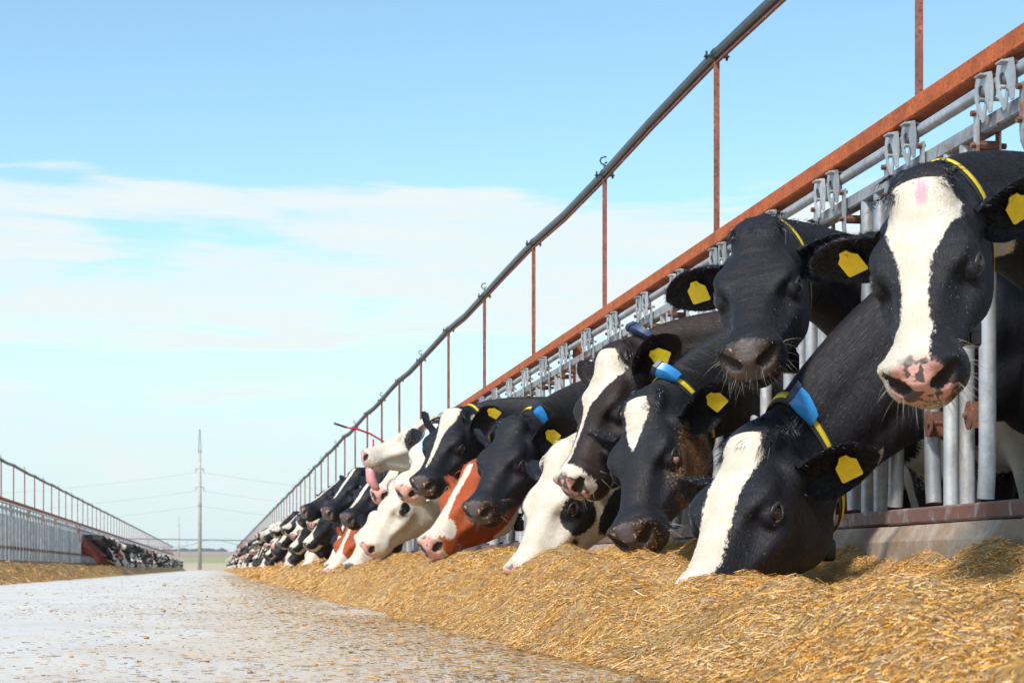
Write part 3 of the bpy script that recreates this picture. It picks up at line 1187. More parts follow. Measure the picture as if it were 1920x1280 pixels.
def collar(parent, pose, origin, x=-0.13, lean=0.10, box='side', box_side=1, weight=True, slack=0.012, tagbox='blue'):
    rims = neck_ring(x, 0.006, 44, lean, 0.019, slack)
    st = link('collar', strap_mesh('collar', rims, pose, origin), M['strap'], parent)
    rims2 = neck_ring(x, 0.0105, 44, lean, 0.0085, slack)
    link('yellow_stripe', strap_mesh('yellow_stripe', rims2, pose, origin, 0.0015), M['strap_yellow'], st)

    def frame_at(k):
        p = (rims[0][k] + rims[1][k]) / 2
        kk = (k + 1) % 44
        tng = (rims[0][kk] + rims[1][kk]) / 2 - p
        tng /= np.linalg.norm(tng)
        axx = rims[1][k] - rims[0][k]
        axx /= np.linalg.norm(axx)
        nrm = np.cross(tng, axx)
        c = np.array([p[0], 0, -0.15])
        if nrm.dot(p - c) < 0:
            nrm = -nrm
        return p, tng, axx, nrm
    if tagbox:
        k = {'top': 2, 'side': 5, 'low': 8}[box]
        k = k if box_side < 0 else 44 - k
        if box_side > 0:
            k = {'top': 2, 'side': 5, 'low': 8}[box]
        else:
            k = 44 - {'top': 2, 'side': 5, 'low': 8}[box]
        p, t, a, n = frame_at(k)
        L, Wd, H = 0.082, 0.046, 0.030
        prof = [(-0.5, 0.75, 0.55), (-0.42, 0.95, 0.9), (-0.1, 1.0, 1.0), (0.30, 0.86, 0.72), (0.5, 0.70, 0.40)]
        V, Q = [], []
        for s, ww, hh in prof:
            for (u, v) in ((-1, 0), (-1, 0.55), (-0.62, 1), (0.62, 1), (1, 0.55), (1, 0)):
                V.append(p + t * s * L + a * u * ww * Wd / 2 + n * (0.004 + v * hh * H))
        for i in range(len(prof) - 1):
            for j in range(6):
                Q.append((i * 6 + j, i * 6 + (j + 1) % 6, (i + 1) * 6 + (j + 1) % 6, (i + 1) * 6 + j))
        Q += [(0, 1, 2, 3), (0, 3, 4, 5), (27, 26, 25, 24), (29, 28, 27, 24)]
        me = mesh_np('transponder', pose(np.array(V)) - np.array(origin), np.array(Q), True)
        smooth_by_angle(me, 35)
        link('transponder', me, M[tagbox], st)
        V2, Q2 = [], []
        for s in (-0.62, -0.44):
            for (u, v) in ((-1, 0), (-1, 0.62), (-0.62, 1.0), (0.62, 1.0), (1, 0.62), (1, 0)):
                V2.append(p + t * s * L + a * u * 0.98 * Wd / 2 + n * (0.005 + v * 0.98 * H))
        for j in range(6):
            Q2.append((j, (j + 1) % 6, 6 + (j + 1) % 6, 6 + j))
        Q2 += [(0, 1, 2, 3), (0, 3, 4, 5), (9, 8, 7, 6), (11, 10, 9, 6)]
        me = mesh_np('transponder_cap', pose(np.array(V2)) - np.array(origin), np.array(Q2), True)
        smooth_by_angle(me, 35)
        link('transponder_cap', me, M['navy'], st)
    if weight:
        p, t, a, n = frame_at(22)
        p = pose(p[None])[0]
        down = np.array([0, 0, -1.0])
        b = MB()
        rot = np.array(Matrix.Rotation(R(parent.get('wrot', 20)), 3, 'Z'))
        c = p - np.array(origin) + down * 0.052
        b.box(c, (0.062, 0.046, 0.068), rot, 0.009)
        b.box(c + np.array([0, 0, 0.038]), (0.044, 0.030, 0.016), rot, 0.004)
        b.box(c + rot @ np.array([0, -0.0245, -0.012]), (0.030, 0.004, 0.030), rot, 0.0015)
        b.box(c + rot @ np.array([-0.0325, 0, -0.010]), (0.004, 0.026, 0.034), rot, 0.0015)
        b.build('collar_weight', M['black_plastic'], st)
        b = MB()
        q = c + np.array([0, 0, 0.050])
        pts = [rot @ np.array(v) + q for v in ((-0.026, -0.01, 0), (-0.026, -0.01, 0.016), (0.026, -0.01, 0.016), (0.026, -0.01, 0), (-0.026, -0.01, 0))]
        b.tube(pts, 0.0032, 6)
        b.build('buckle', M['steel'], st, True)
    return st


def ear_tag(parent, pose, origin, side, e, s=0.50, tilt=0.0, size=1.0, lift=0.0, t0=0.0):
    """yellow shield-shaped tag hanging on the inner face of the ear"""
    a = ear_frame(side, *e)
    w, hgt = 0.027 * size, 0.062 * size
    out = [(-0.35 * w, 0), (0.35 * w, 0), (0.55 * w, -0.010), (w, -0.020), (w, -hgt + 0.004), (w * 0.88, -hgt), (-w * 0.88, -hgt), (-w, -hgt + 0.004), (-w, -0.020), (-0.55 * w, -0.010)]
    ct, stt = math.cos(tilt), math.sin(tilt)
    out = [(u * ct - v * stt, u * stt + v * ct) for u, v in out]
    y0, z0, x0 = 0.205 * s, 0.018 + lift, 0.010
    V = []
    for x in (x0, x0 + 0.0022):
        V += [(x + 0.012 * (-v) / 0.06, y0 + u, z0 + v) for u, v in out]
    n = len(out)
    f4 = [(i, (i + 1) % n, n + (i + 1) % n, n + i) for i in range(n)]
    cc = np.mean(out, axis=0)
    V += [(x0 + 0.012 * 0.5, y0 + cc[0], z0 + cc[1]), (x0 + 0.0022 + 0.012 * 0.5, y0 + cc[0], z0 + cc[1])]
    f3 = [(2 * n, (i + 1) % n, i) for i in range(n)] + [(2 * n + 1, n + i, n + (i + 1) % n) for i in range(n)]
    me = mesh_np('ear_tag', pose(xf(a, np.array(V))) - np.array(origin), [np.array(f4), np.array(f3)], False)
    o = link('ear_tag', me, M['yellow'], parent)
    b = MB().tube([(x0 - 0.012, y0, z0 - 0.010), (x0 + 0.007, y0, z0 - 0.010)], 0.0055, 8)
    v = np.concatenate(b.v)
    me = mesh_np('tag_stud', pose(xf(a, v)) - np.array(origin), [np.array(b.f4), np.array(b.f3)], False)
    link('tag_stud', me, M['yellow'], o)
    return o


# ------------------------------------------------------------------ the setting: ground, lane, kerbs, feed
FX = 2.0             # right feed fence
FXL = -4.03          # left feed fence
LANE_END = 186.0
PITCH = 0.68
Y0 = 5.29            # centre of one neck gap


def mat_ground():
    m = NT('plain_ground')
    p = m.pos()
    s = m.n('ShaderNodeSeparateXYZ')
    m.l(p, s.inputs[0])
    y = m.math('ADD', s.outputs[1], m.math('MULTIPLY', m.math('SUBTRACT', m.noise(0.012, 4, 0.5, p), 0.5), 120.0))
    tan = m.mix(m.ramp(m.noise(0.15, 5, 0.6, p), 0.35, 0.65), (0.40, 0.31, 0.21), (0.50, 0.41, 0.29))
    green = m.mix(m.ramp(m.noise(0.05, 5, 0.6, p), 0.35, 0.65), (0.22, 0.24, 0.10), (0.32, 0.31, 0.15))
    brown = m.mix(m.ramp(m.noise(0.01, 5, 0.6, p), 0.35, 0.65), (0.26, 0.18, 0.13), (0.34, 0.25, 0.18))
    c = m.mix(m.ramp(y, 350, 430), tan, green)
    c = m.mix(m.ramp(y, 620, 800), c, brown)
    m.set('Base Color', c)
    m.set('Roughness', 0.95)
    return m.m


def mat_lane():
    m = NT('lane_concrete')
    p = m.pos()
    sx = m.n('ShaderNodeSeparateXYZ')
    m.l(p, sx.inputs[0])
    a = m.noise(1.1, 6, 0.62, m.scale(p, (1.6, 0.55, 1)))
    b = m.noise(18.0, 6, 0.65, p)
    c = m.mix(m.ramp(a, 0.28, 0.72), (0.51, 0.51, 0.51), (0.61, 0.585, 0.54))
    c = m.mix(m.ramp(b, 0.45, 0.75, 0, 0.4), c, (0.34, 0.33, 0.33))
    # dusting of chaff, thicker towards the two rows of feed
    near = m.math('MAXIMUM', m.ramp(sx.outputs[0], -0.9, 0.85), m.ramp(sx.outputs[0], -2.3, -3.3))
    cov = m.math('ADD', m.math('MULTIPLY', near, 0.24), m.math('MULTIPLY', m.noise(2.2, 5, 0.6, m.scale(p, (1, 0.6, 1))), 0.5))
    fleck = m.noise(70.0, 5, 0.75, m.scale(p, (1.0, 0.7, 1)))
    k = m.ramp(m.math('ADD', cov, m.math('MULTIPLY', fleck, 0.62)), 0.52, 0.80, 0, 0.66)
    c = m.mix(k, c, m.mix(m.ramp(fleck, 0.4, 0.65), (0.36, 0.26, 0.16), (0.66, 0.53, 0.385)))
    m.set('Base Color', c)
    m.set('Roughness', 0.95)
    m.set('Specular IOR Level', 0.15)
    m.bump(m.math('ADD', b, m.math('MULTIPLY', k, 0.7)), 0.35, 0.006)
    return m.m


def mat_kerb():
    m = NT('kerb_concrete')
    p = m.pos()
    a = m.noise(5.0, 6, 0.65, p)
    b = m.noise(60.0, 5, 0.7, p)
    c = m.mix(m.ramp(a, 0.38, 0.62), (0.24, 0.165, 0.11), (0.36, 0.30, 0.25))
    c = m.mix(m.ramp(b, 0.50, 0.70, 0, 0.7), c, (0.22, 0.14, 0.09))
    m.set('Base Color', c)
    m.set('Roughness', 0.9)
    m.bump(b, 0.5, 0.006)
    return m.m


def mat_feed_bed():
    m = NT('feed_bed')
    p = m.pos()
    a = m.noise(45.0, 6, 0.75, p)
    b = m.noise(6.0, 4, 0.6, p)
    c = m.mix(m.ramp(a, 0.35, 0.65), (0.20, 0.095, 0.022), (0.56, 0.32, 0.09))
    c = m.mix(m.ramp(b, 0.40, 0.70, 0, 0.4), c, (0.46, 0.35, 0.22))
    m.set('Base Color', c)
    m.set('Roughness', 0.9)
    m.bump(a, 0.9, 0.02)
    return m.m


M['ground'], M['lane'], M['kerb'], M['feed'] = mat_ground(), mat_lane(), mat_kerb(), mat_feed_bed()
M['yard'] = plain('yard_floor', (0.16, 0.12, 0.09), 0.9, 0, 0.3, 0.3, 2.0, 0.3)

# terrain: flat round the yards, then rising very gently to the skyline
ys = np.concatenate([np.linspace(-60, 230, 12), np.linspace(260, 1200, 22), np.linspace(1300, 6000, 14)])
xs = np.concatenate([np.linspace(-3500, -300, 9), np.linspace(-240, 240, 13), np.linspace(300, 3500, 9)])
gx, gy = np.meshgrid(xs, ys)
gz = -0.36 + np.where(gy > 230, np.minimum((gy - 230) * 0.0100, 27.7), 0) + np.where(gy > 300, (fbm(gx * 0.004, gy * 0.004, 3) * 0.8), 0)
gz = np.where(gy > 3000, 27.6 - (gy - 3000) * 0.004, gz)
n0, n1 = gx.shape
ii = np.arange(n0 - 1)[:, None] * n1 + np.arange(n1 - 1)[None]
link('ground', mesh_np('ground', np.stack([gx, gy, gz], -1).reshape(-1, 3), np.stack([ii, ii + 1, ii + 1 + n1, ii + n1], -1).reshape(-1, 4)), M['ground'])['kind'] = 'structure'

b = MB()
b.box(((FX + FXL) / 2, 92, -0.10), (FX - FXL - 0.02, 204, 0.20))
tag(b.build('feed_lane', M['lane']), kind='structure')
for nm, x0, x1 in (('yard', FX + 0.20, FX + 14), ('yard', FXL - 14, FXL - 0.20)):
    b = MB()
    b.box(((x0 + x1) / 2, 92, -0.25), (x1 - x0, 204, 0.20))
    tag(b.build(nm, M['yard']), kind='structure')
for x0, sgn in ((FX, 1), (FXL, -1)):
    b = MB()
    prof = [(-0.035, -0.05), (-0.02, 0.30), (0.005, 0.345), (0.17, 0.345), (0.20, 0.30), (0.20, -0.20)]
    V, F = [], []
    yy = np.concatenate([np.arange(-2, 24, 0.35), np.arange(24, LANE_END + 6, 6.0)])
    for y in yy:
        for k, (dx, z) in enumerate(prof):
            j = 0.008 * (vnoise(np.array([y * 2.3]), np.array([k * 3.1]), 5)[0] - 0.5)
            V.append((x0 + sgn * (dx + j), y, z + (j if 0 < k < 5 else 0)))
    for i in range(len(yy) - 1):
        for k in range(5):
            q = (i * 6 + k, i * 6 + k + 1, (i + 1) * 6 + k + 1, (i + 1) * 6 + k)
            F.append(q if sgn < 0 else q[::-1])
    me = mesh_np('kerb', np.array(V), np.array(F), False)
    tag(link('kerb', me, M['kerb']), kind='structure')

# feed: a long heap of chopped straw mix along each kerb
DIPS = []     # (x, y, radius, depth) where muzzles have eaten into it


def heap(x, y):
    """x: world x on the right side (mirrored for the left)"""
    toe = 0.77 + 0.24 * fbm(y * 0.9, y * 0 + 3.3, 21, 3) + 0.14 * fbm(y * 4.2, x * 4.2, 8, 3)
    crest = 1.30 + 0.10 * fbm(y * 0.8, y * 0 + 9.1, 33, 2)
    hgt = 0.285 * (0.62 + 0.38 * np.clip((y - 4.4) / 2.0, 0, 1)) + 0.075 * fbm(y * 0.75, y * 0 + 1.7, 41, 3)
    rise = np.clip((x - toe) / (crest - toe), 0, 1)
    rise = np.sin(rise * PI / 2) ** 1.25
    z = hgt * rise
    back = np.clip((x - crest) / (FX - crest), 0, 1)
    z = z - 0.085 * np.sin(back * PI) * np.clip(1 + 1.2 * fbm(y * 1.1, x * 1.3, 51, 2), 0.3, 1.8) + 0.050 * back
    z = z + (0.11 * fbm(x * 4.2, y * 3.4, 61, 3) + 0.045 * fbm(x * 15, y * 13, 71, 3)) * np.clip(rise * 2.2, 0, 1)
    for dx, dy, r, dp in DIPS:
        z = z - dp * np.exp(-((x - dx) ** 2 + (y - dy) ** 2) / (r * r))
    return np.maximum(z, -0.004) + np.where(x < toe, -0.012, 0)


DIPS += [(1.20, 7.48, 0.22, 0.13), (1.02, 7.45, 0.2, 0.06), (1.10, 9.9, 0.16, 0.03), (1.06, 17.2, 0.2, 0.05), (1.12, 15.2, 0.2, 0.04), (1.29, 5.02, 0.10, 0.05), (1.62, 5.02, 0.24, 0.05), (1.30, 6.02, 0.12, 0.03), (1.80, 5.3, 0.30, 0.03), (1.55, 4.75, 0.20, 0.03), (1.84, 4.40, 0.24, -0.075)]


def heap_mesh(name, side):
    xs = np.linspace(0.55, FX - 0.02, 76)
    if side > 0:
        ys = np.concatenate([np.arange(0.8, 12, 0.026), np.arange(12, 30, 0.06), np.arange(30, LANE_END, 0.8)])
    else:
        xs = np.linspace(0.55, FX - 0.02, 30)
        ys = np.concatenate([np.arange(18, 70, 0.12), np.arange(70, LANE_END, 0.8)])
    gx, gy = np.meshgrid(xs, ys)
    z = heap(gx, gy + (0 if side > 0 else 400))
    wx = gx if side > 0 else FXL + (FX - gx)
    n0, n1 = gx.shape
    ii = np.arange(n0 - 1)[:, None] * n1 + np.arange(n1 - 1)[None]
    q = np.stack([ii, ii + 1, ii + 1 + n1, ii + n1], -1).reshape(-1, 4)
    if side < 0:
        q = q[:, ::-1]
    return mesh_np(name, np.stack([wx, gy, z], -1).reshape(-1, 3), q)


PAL = np.array([(0.72, 0.41, 0.10), (0.78, 0.52, 0.19), (0.84, 0.68, 0.40), (0.52, 0.26, 0.05), (0.26, 0.12, 0.03), (0.70, 0.56, 0.45), (0.68, 0.32, 0.03), (0.86, 0.48, 0.08), (0.50, 0.41, 0.40), (0.82, 0.73, 0.58)])
PAL = np.clip(PAL * np.array([1.0, 0.86, 0.66]), 0, 1)
PALP = np.array([0.19, 0.17, 0.12, 0.15, 0.09, 0.08, 0.07, 0.06, 0.05, 0.03])
PALD = np.array([0.10, 0.16, 0.22, 0.08, 0.05, 0.17, 0.03, 0.03, 0.09, 0.07])


def straws(bx, by, bz, nrm, L, Wd, lift, tilt=0.6, fold=False):
    """flat strips lying about; returns verts, quads, colours"""
    n = len(bx)
    a = rng.random(n) * PI2
    d = np.stack([np.cos(a), np.sin(a), rng.normal(0, tilt, n)], 1)
    d -= nrm * ((d * nrm).sum(1) * 0.85)[:, None]
    d /= np.linalg.norm(d, axis=1)[:, None]
    up = nrm + rng.normal(size=(n, 3)) * 0.45
    s = np.cross(d, up)
    s /= np.linalg.norm(s, axis=1)[:, None] + 1e-9
    c = np.stack([bx, by, bz], 1) + nrm * lift[:, None]
    mid = np.cross(s, d)
    k = rng.normal(0, 0.10, n)
    p0, p1, p2 = c - d * L[:, None] / 2, c + mid * (L * k)[:, None], c + d * L[:, None] / 2
    w = s * (Wd / 2)[:, None]
    kk = 6 if fold else 4
    if fold:
        V = np.stack([p0 - w, p0 + w, p1 - w, p1 + w, p2 - w * 0.8, p2 + w * 0.8], 1).reshape(-1, 3)
        o = np.arange(n) * 6
        Q = np.concatenate([np.stack([o, o + 1, o + 3, o + 2], 1), np.stack([o + 2, o + 3, o + 5, o + 4], 1)])
    else:
        V = np.stack([p0 - w, p0 + w, p2 - w * 0.7, p2 + w * 0.7], 1).reshape(-1, 3)
        o = np.arange(n) * 4
        Q = np.stack([o, o + 1, o + 3, o + 2], 1)
    # drifts of pale dusty chaff among the golden straw
    drift = fbm(bx * 3.1 + 5, by * 2.3, 131, 3) + 0.55 * np.clip(1.05 - bx, -0.3, 0.5) * (bx > 0)
    pick = np.where(rng.random(n) < np.clip(0.30 + drift * 2.0, 0.03, 0.9), rng.choice(len(PAL), n, p=PALD / PALD.sum()), rng.choice(len(PAL), n, p=PALP / PALP.sum()))
    damp = np.clip(fbm(bx * 5.5, by * 4.5, 151, 4) * 3.2 - 0.25, 0, 1)
    col = PAL[pick] * rng.uniform(0.62, 1.15, (n, 1)) * (1 - 0.5 * damp[:, None])
    C = np.repeat(np.concatenate([np.clip(col, 0, 1), np.ones((n, 1))], 1), kk, axis=0)
    return V, Q, C


def heap_normals(x, y):
    e = 0.012
    zx = (heap(x + e, y) - heap(x - e, y)) / (2 * e)
    zy = (heap(x, y + e) - heap(x, y - e)) / (2 * e)
    nm = np.stack([-zx, -zy, np.ones_like(x)], 1)
    return nm / np.linalg.norm(nm, axis=1)[:, None]


def feed(side):
    bed = link('feed_heap', heap_mesh('feed_heap', side), M['feed'])
    tag(bed, 'long golden heap of chopped straw feed under the noses of the near cows' if side > 0 else 'low golden heap of straw feed along the kerb across the lane', 'feed', kind='stuff')
    Vs, Qs, Cs, n = [], [], [], 0
    if side > 0:
        sets = [(195000, 2.2, 8.0, (0.004, 0.022), (0.0008, 0.0024), 0.006), (26000, 1.2, 2.2, (0.004, 0.022), (0.0008, 0.0024), 0.005), (3800, 3.2, 8.0, (0.03, 0.08), (0.0010, 0.0022), 0.010),
                (82000, 8.0, 16.0, (0.008, 0.036), (0.0014, 0.0034), 0.006), (30000, 16.0, 34.0, (0.03, 0.09), (0.004, 0.008), 0.006), (16000, 34.0, 90.0, (0.06, 0.16), (0.008, 0.02), 0.01)]
    else:
        sets = [(15000, 24.0, 60.0, (0.04, 0.12), (0.006, 0.012), 0.01)]
    for cnt, y0, y1, lr, wr, lf in sets:
        y = y0 + (y1 - y0) * rng.random(cnt) ** 1.35
        x = rng.uniform(0.62, FX - 0.03, cnt)
        yy = y if side > 0 else y + 400
        z = heap(x, yy)
        nm = heap_normals(x, yy)
        ok = z > 0.004
        x, y, z, nm = x[ok], y[ok], z[ok], nm[ok]
        m = len(x)
        if side < 0:
            x = FXL + (FX - x)
            nm[:, 0] *= -1
        V, Q, C = straws(x, y, z, nm, rng.uniform(*lr, m), rng.uniform(*wr, m), rng.uniform(0, lf, m), fold=lr[1] > 0.08 and y1 < 10)
        Vs.append(V)
        Qs.append(Q + n)
        Cs.append(C)
        n += len(V)
    me = mesh_np('straw', np.concatenate(Vs), np.concatenate(Qs), False)
    attr(me, 'col', np.concatenate(Cs), 'FLOAT_COLOR')
    o = link('straw', me, M['straw'], bed)
    o['kind'] = 'stuff'


feed(1)
feed(-1)

# loose straw and crumbs on the lane
Vs, Qs, Cs, n = [], [], [], 0
for cnt, y0, y1, lr, wr in ((42000, 2.9, 9, (0.004, 0.026), (0.0008, 0.0030)), (20000, 9, 22, (0.008, 0.030), (0.0015, 0.004)), (6000, 22, 60, (0.02, 0.06), (0.004, 0.008))):
    x = 0.95 - np.abs(rng.normal(0, 1.0, cnt)) * np.where(rng.random(cnt) < 0.6, 0.34, 1.5)
    y = y0 + (y1 - y0) * rng.random(cnt) ** 1.4
    cl = fbm(x * 1.4, y * 0.8, 77, 3)
    ok = (x > -3.6) & (cl > -0.18 + 0.35 * rng.random(cnt) - 0.25 * (x > 0.2))
    x, y = x[ok], y[ok]
    m = len(x)
    V, Q, C = straws(x, y, np.full(m, 0.002), np.tile([0, 0, 1.0], (m, 1)), rng.uniform(*lr, m), rng.uniform(*wr, m), rng.uniform(0.001, 0.005, m), 0.06)
    C[:, :3] *= 0.62
    Vs.append(V)
    Qs.append(Q + n)
    Cs.append(C)
    n += len(V)
me = mesh_np('loose_straw', np.concatenate(Vs), np.concatenate(Qs), False)
attr(me, 'col', np.concatenate(Cs), 'FLOAT_COLOR')
tag(link('loose_straw', me, M['straw']), 'loose straw scattered over the pale concrete lane', 'straw', kind='stuff')

# small clods lying on the lane: one shared lump, many scattered
Vs, Fs, Cs, n = [], [], [], 0
sv, sf = uv_sphere((0, 0, 0), 1.0, 7, 4) if 'uv_sphere' in globals() else (None, None)
for i in range(170):
    y = 2.9 + 24 * random.random() ** 1.7
    x = 0.9 - abs(random.gauss(0, 1.3))
    if x < -3.5:
        continue
    s = random.uniform(0.0015, 0.0055) * (1 + y * 0.05)
    if random.random() < 0.06:
        s *= 2.0
    v = sv * np.array([s * random.uniform(0.8, 1.6), s * random.uniform(0.8, 1.6), s * 0.7]) * (1 + 0.35 * (rng.random((len(sv), 1)) - 0.5)) + np.array([x, y, s * 0.5])
    Vs.append(v)
    Fs.append(sf + n)
    n += len(v)
    c = random.choice([(0.42, 0.22, 0.11), (0.30, 0.24, 0.18), (0.55, 0.36, 0.18), (0.48, 0.27, 0.12)])
    Cs.append(np.tile((*c, 1), (len(v), 1)))
me = mesh_np('clods', np.concatenate(Vs), np.concatenate(Fs), True)
attr(me, 'col', np.concatenate(Cs), 'FLOAT_COLOR')
tag(link('clods', me, M['straw']), 'small brown clods and crumbs scattered on the lane', 'crumbs', kind='stuff')


# ------------------------------------------------------------------ headlock feed fences
def fence_meshes():
    d = {}
    b = MB().tube([(0, 0, 0.392), (0, 0, 1.386)], 0.0215, 14)
    d['fixed_pipe'] = (b.mesh('fixed_pipe', True), 'galv')
    for nm, s in (('a', 1), ('b', -1)):
        pts = [(0, s * 0.012, 0.408), (0, s * 0.004, 0.47), (0, 0, 0.56), (0, 0, 1.0), (0, 0, 1.275)]
        d['swing_pipe_' + nm] = (MB().tube(pts, 0.0235, 14).mesh('swing_pipe', True), 'galv')
    # bracket: two ears and a pin joining the swing pipe to the fixed pipe
    for nm, s in (('a', 1), ('b', -1)):
        b = MB()
        ear = [(0.035 * math.cos(t) * 0.8 - 0.0, 0.040 * math.sin(t)) for t in np.linspace(0, PI2, 14, endpoint=False)]
        ear = [(s * (y + 0.028), z) for y, z in ear] if s > 0 else [(s * (y + 0.028), z) for y, z in ear][::-1]
        b.prism(ear, -0.034, -0.029)
        b.prism(ear, 0.029, 0.034)
        b.box((0, s * 0.004, 0), (0.063, 0.006, 0.072))
        b.tube([(-0.042, s * 0.040, 0), (0.042, s * 0.040, 0)], 0.008, 8)
        d['pivot_bracket_' + nm] = (b.mesh('pivot_bracket'), 'rust_dark')
    # U strap over the rail, welded to the top of the swing pipe
    b = MB()
    path = [(-0.031, 1.452), (-0.031, 1.33), (-0.029, 1.305), (-0.020, 1.284), (0.0, 1.276), (0.020, 1.284), (0.029, 1.305), (0.031, 1.33), (0.031, 1.452)]
    V, F = [], []
    hw, th = 0.0145, 0.005
    for i, (x, z) in enumerate(path):
        a = np.array(path[max(i - 1, 0)])
        c = np.array(path[min(i + 1, len(path) - 1)])
        t = (c - a) / np.linalg.norm(c - a)
        nx, nz_ = -t[1], t[0]
        for yy in (-hw, hw):
            for q in (-th / 2, th / 2):
                V.append((x + nx * q, yy, z + nz_ * q))
    for i in range(len(path) - 1):
        o, p = i * 4, i * 4 + 4
        F += [(o, o + 1, p + 1, p), (o + 3, o + 2, p + 2, p + 3), (o + 1, o + 3, p + 3, p + 1), (o + 2, o, p, p + 2)]
    F += [(0, 2, 3, 1), (len(V) - 4, len(V) - 3, len(V) - 1, len(V) - 2)]
    b.add(V, F)
    d['strap'] = (b.mesh('strap'), 'galv_rusty')
    b = MB().tube([(-0.0365, 0, 1.355), (-0.047, 0, 1.355)], 0.0085, 6)
    b.tube([(0.0365, 0, 1.355), (0.052, 0, 1.355)], 0.0085, 6)
    b.tube([(-0.03, 0, 1.355), (0.03, 0, 1.355)], 0.014, 8)
    d['bolt_low'] = (b.mesh('bolt'), 'rust_dark')
    b = MB().tube([(-0.0365, 0, 1.440), (-0.047, 0, 1.440)], 0.0085, 6)
    d['bolt_top'] = (b.mesh('bolt'), 'rust_dark')
    # latch plate: stamped sheet with a drop-shaped hole, hooked over the pipe
    for nm, s in (('a', 1), ('b', -1)):
        outer = [(-0.050, 1.416), (-0.032, 1.416), (-0.020, 1.450), (-0.004, 1.400), (0.010, 1.398), (0.048, 1.446), (0.060, 1.475), (0.058, 1.508), (0.050, 1.526), (0.0, 1.530), (-0.045, 1.522), (-0.056, 1.480)]
        inner = [(-0.010, 1.462), (-0.008, 1.450), (-0.001, 1.444), (0.006, 1.430), (0.014, 1.430), (0.028, 1.448), (0.038, 1.466), (0.040, 1.484), (0.034, 1.498), (0.020, 1.502), (0.004, 1.492), (-0.006, 1.478)]
        o_, i_ = outer, inner
        b = MB().ring_plate(o_, i_, -0.004, 0.0)
        d['latch_plate_' + nm] = (b.mesh('latch_plate'), 'galv')
    b = MB()
    b.box((0.0, 0, 1.5205), (0.045, 0.040, 0.006), None, 0.0015)
    b.box((0.021, 0, 1.492), (0.005, 0.040, 0.055), None, 0.0015)
    b.tube([(-0.005, 0.03, 1.465), (0.035, 0.03, 1.465)], 0.006, 6)
    b.tube([(-0.005, -0.035, 1.452), (0.035, -0.035, 1.452)], 0.006, 6)
    d['latch_clip'] = (b.mesh('latch_clip'), 'galv')
    for k, (me, mt) in d.items():
        me.materials.append(M[mt])
        smooth_by_angle(me)
    return d


FM = fence_meshes()


def put(name, key, root, x, y, flip=False, z=0.0, parent=None):
    o = bpy.data.objects.new(name, FM[key][0])
    COL.objects.link(o)
    o.parent = parent or root
    o.location = (x - root.location.x, y - root.location.y, z)
    if parent is not None:
        o.location = (0, 0, 0)
    elif flip:
        o.rotation_euler = (0, 0, PI)
    return o


def stall(root, x, y, flip, detail=True):
    s = -1 if flip else 1
    for k in (-1, 1):
        put('fixed_pipe', 'fixed_pipe', root, x + s * 0.050, y + PITCH / 2 + k * 0.057, flip)
        sw = put('swing_pipe', 'swing_pipe_' + ('a' if k * s > 0 else 'b'), root, x + s * 0.050, y + k * 0.145, flip)
        if detail or flip:
            put('pivot_bracket', 'pivot_bracket_' + ('a' if k * s > 0 else 'b'), root, x + s * 0.050, y + k * (0.145 + 0.022), flip, 0.635)
        st = put('strap', 'strap', root, x + s * 0.050, y + k * 0.145, flip)
        if detail:
            put('bolt', 'bolt_low', root, 0, 0, False, 0, st)
            put('bolt', 'bolt_top', root, 0, 0, False, 0, st)
        pl = put('latch_plate', 'latch_plate_' + ('a' if k * s > 0 else 'b'), root, x + s * 0.010, y + k * 0.068, flip)
        if detail:
            put('latch_clip', 'latch_clip', root, 0, 0, False, 0, pl)


def low_stall(b, x, y, s):
    for k in (-1, 1):
        b.tube([(x + s * 0.05, y + PITCH / 2 + k * 0.057, 0.392), (x + s * 0.05, y + PITCH / 2 + k * 0.057, 1.386)], 0.019, 5, False)
        b.tube([(x + s * 0.05, y + k * 0.145, 0.41), (x + s * 0.05, y + k * 0.145, 1.40)], 0.021, 5, False)
        b.box((x + s * 0.01, y + k * 0.068, 1.47), (0.006, 0.11, 0.10))


def long_box(name, mat, root, x, z, w, hgt, y0, y1, step=3.4, bev=0.006, wob=0.0):
    """a long rail as one mesh with a slightly uneven run"""
    yy = list(np.arange(y0, y1, step)) + [y1]
    V, F = [], []
    c = bev
    prof = [(-w / 2 + c, -hgt / 2), (w / 2 - c, -hgt / 2), (w / 2, -hgt / 2 + c), (w / 2, hgt / 2 - c), (w / 2 - c, hgt / 2), (-w / 2 + c, hgt / 2), (-w / 2, hgt / 2 - c), (-w / 2, -hgt / 2 + c)]
    for y in yy:
        dx, dz = random.uniform(-wob, wob), random.uniform(-wob, wob)
        V += [(x + a + dx - root.location.x, y - root.location.y, z + b_ + dz) for a, b_ in prof]
    for i in range(len(yy) - 1):
        for k in range(8):
            F.append((i * 8 + k, i * 8 + (k + 1) % 8, i * 8 + 8 + (k + 1) % 8, i * 8 + 8 + k))
    F += [(7, 6, 1, 0), (6, 5, 2, 1), (5, 4, 3, 2)]
    o = (len(yy) - 1) * 8
    F += [(o, o + 1, o + 6, o + 7), (o + 1, o + 2, o + 5, o + 6), (o + 2, o + 3, o + 4, o + 5)]
    return link(name, mesh_np(name, np.array(V), np.array(F), False), mat, root)


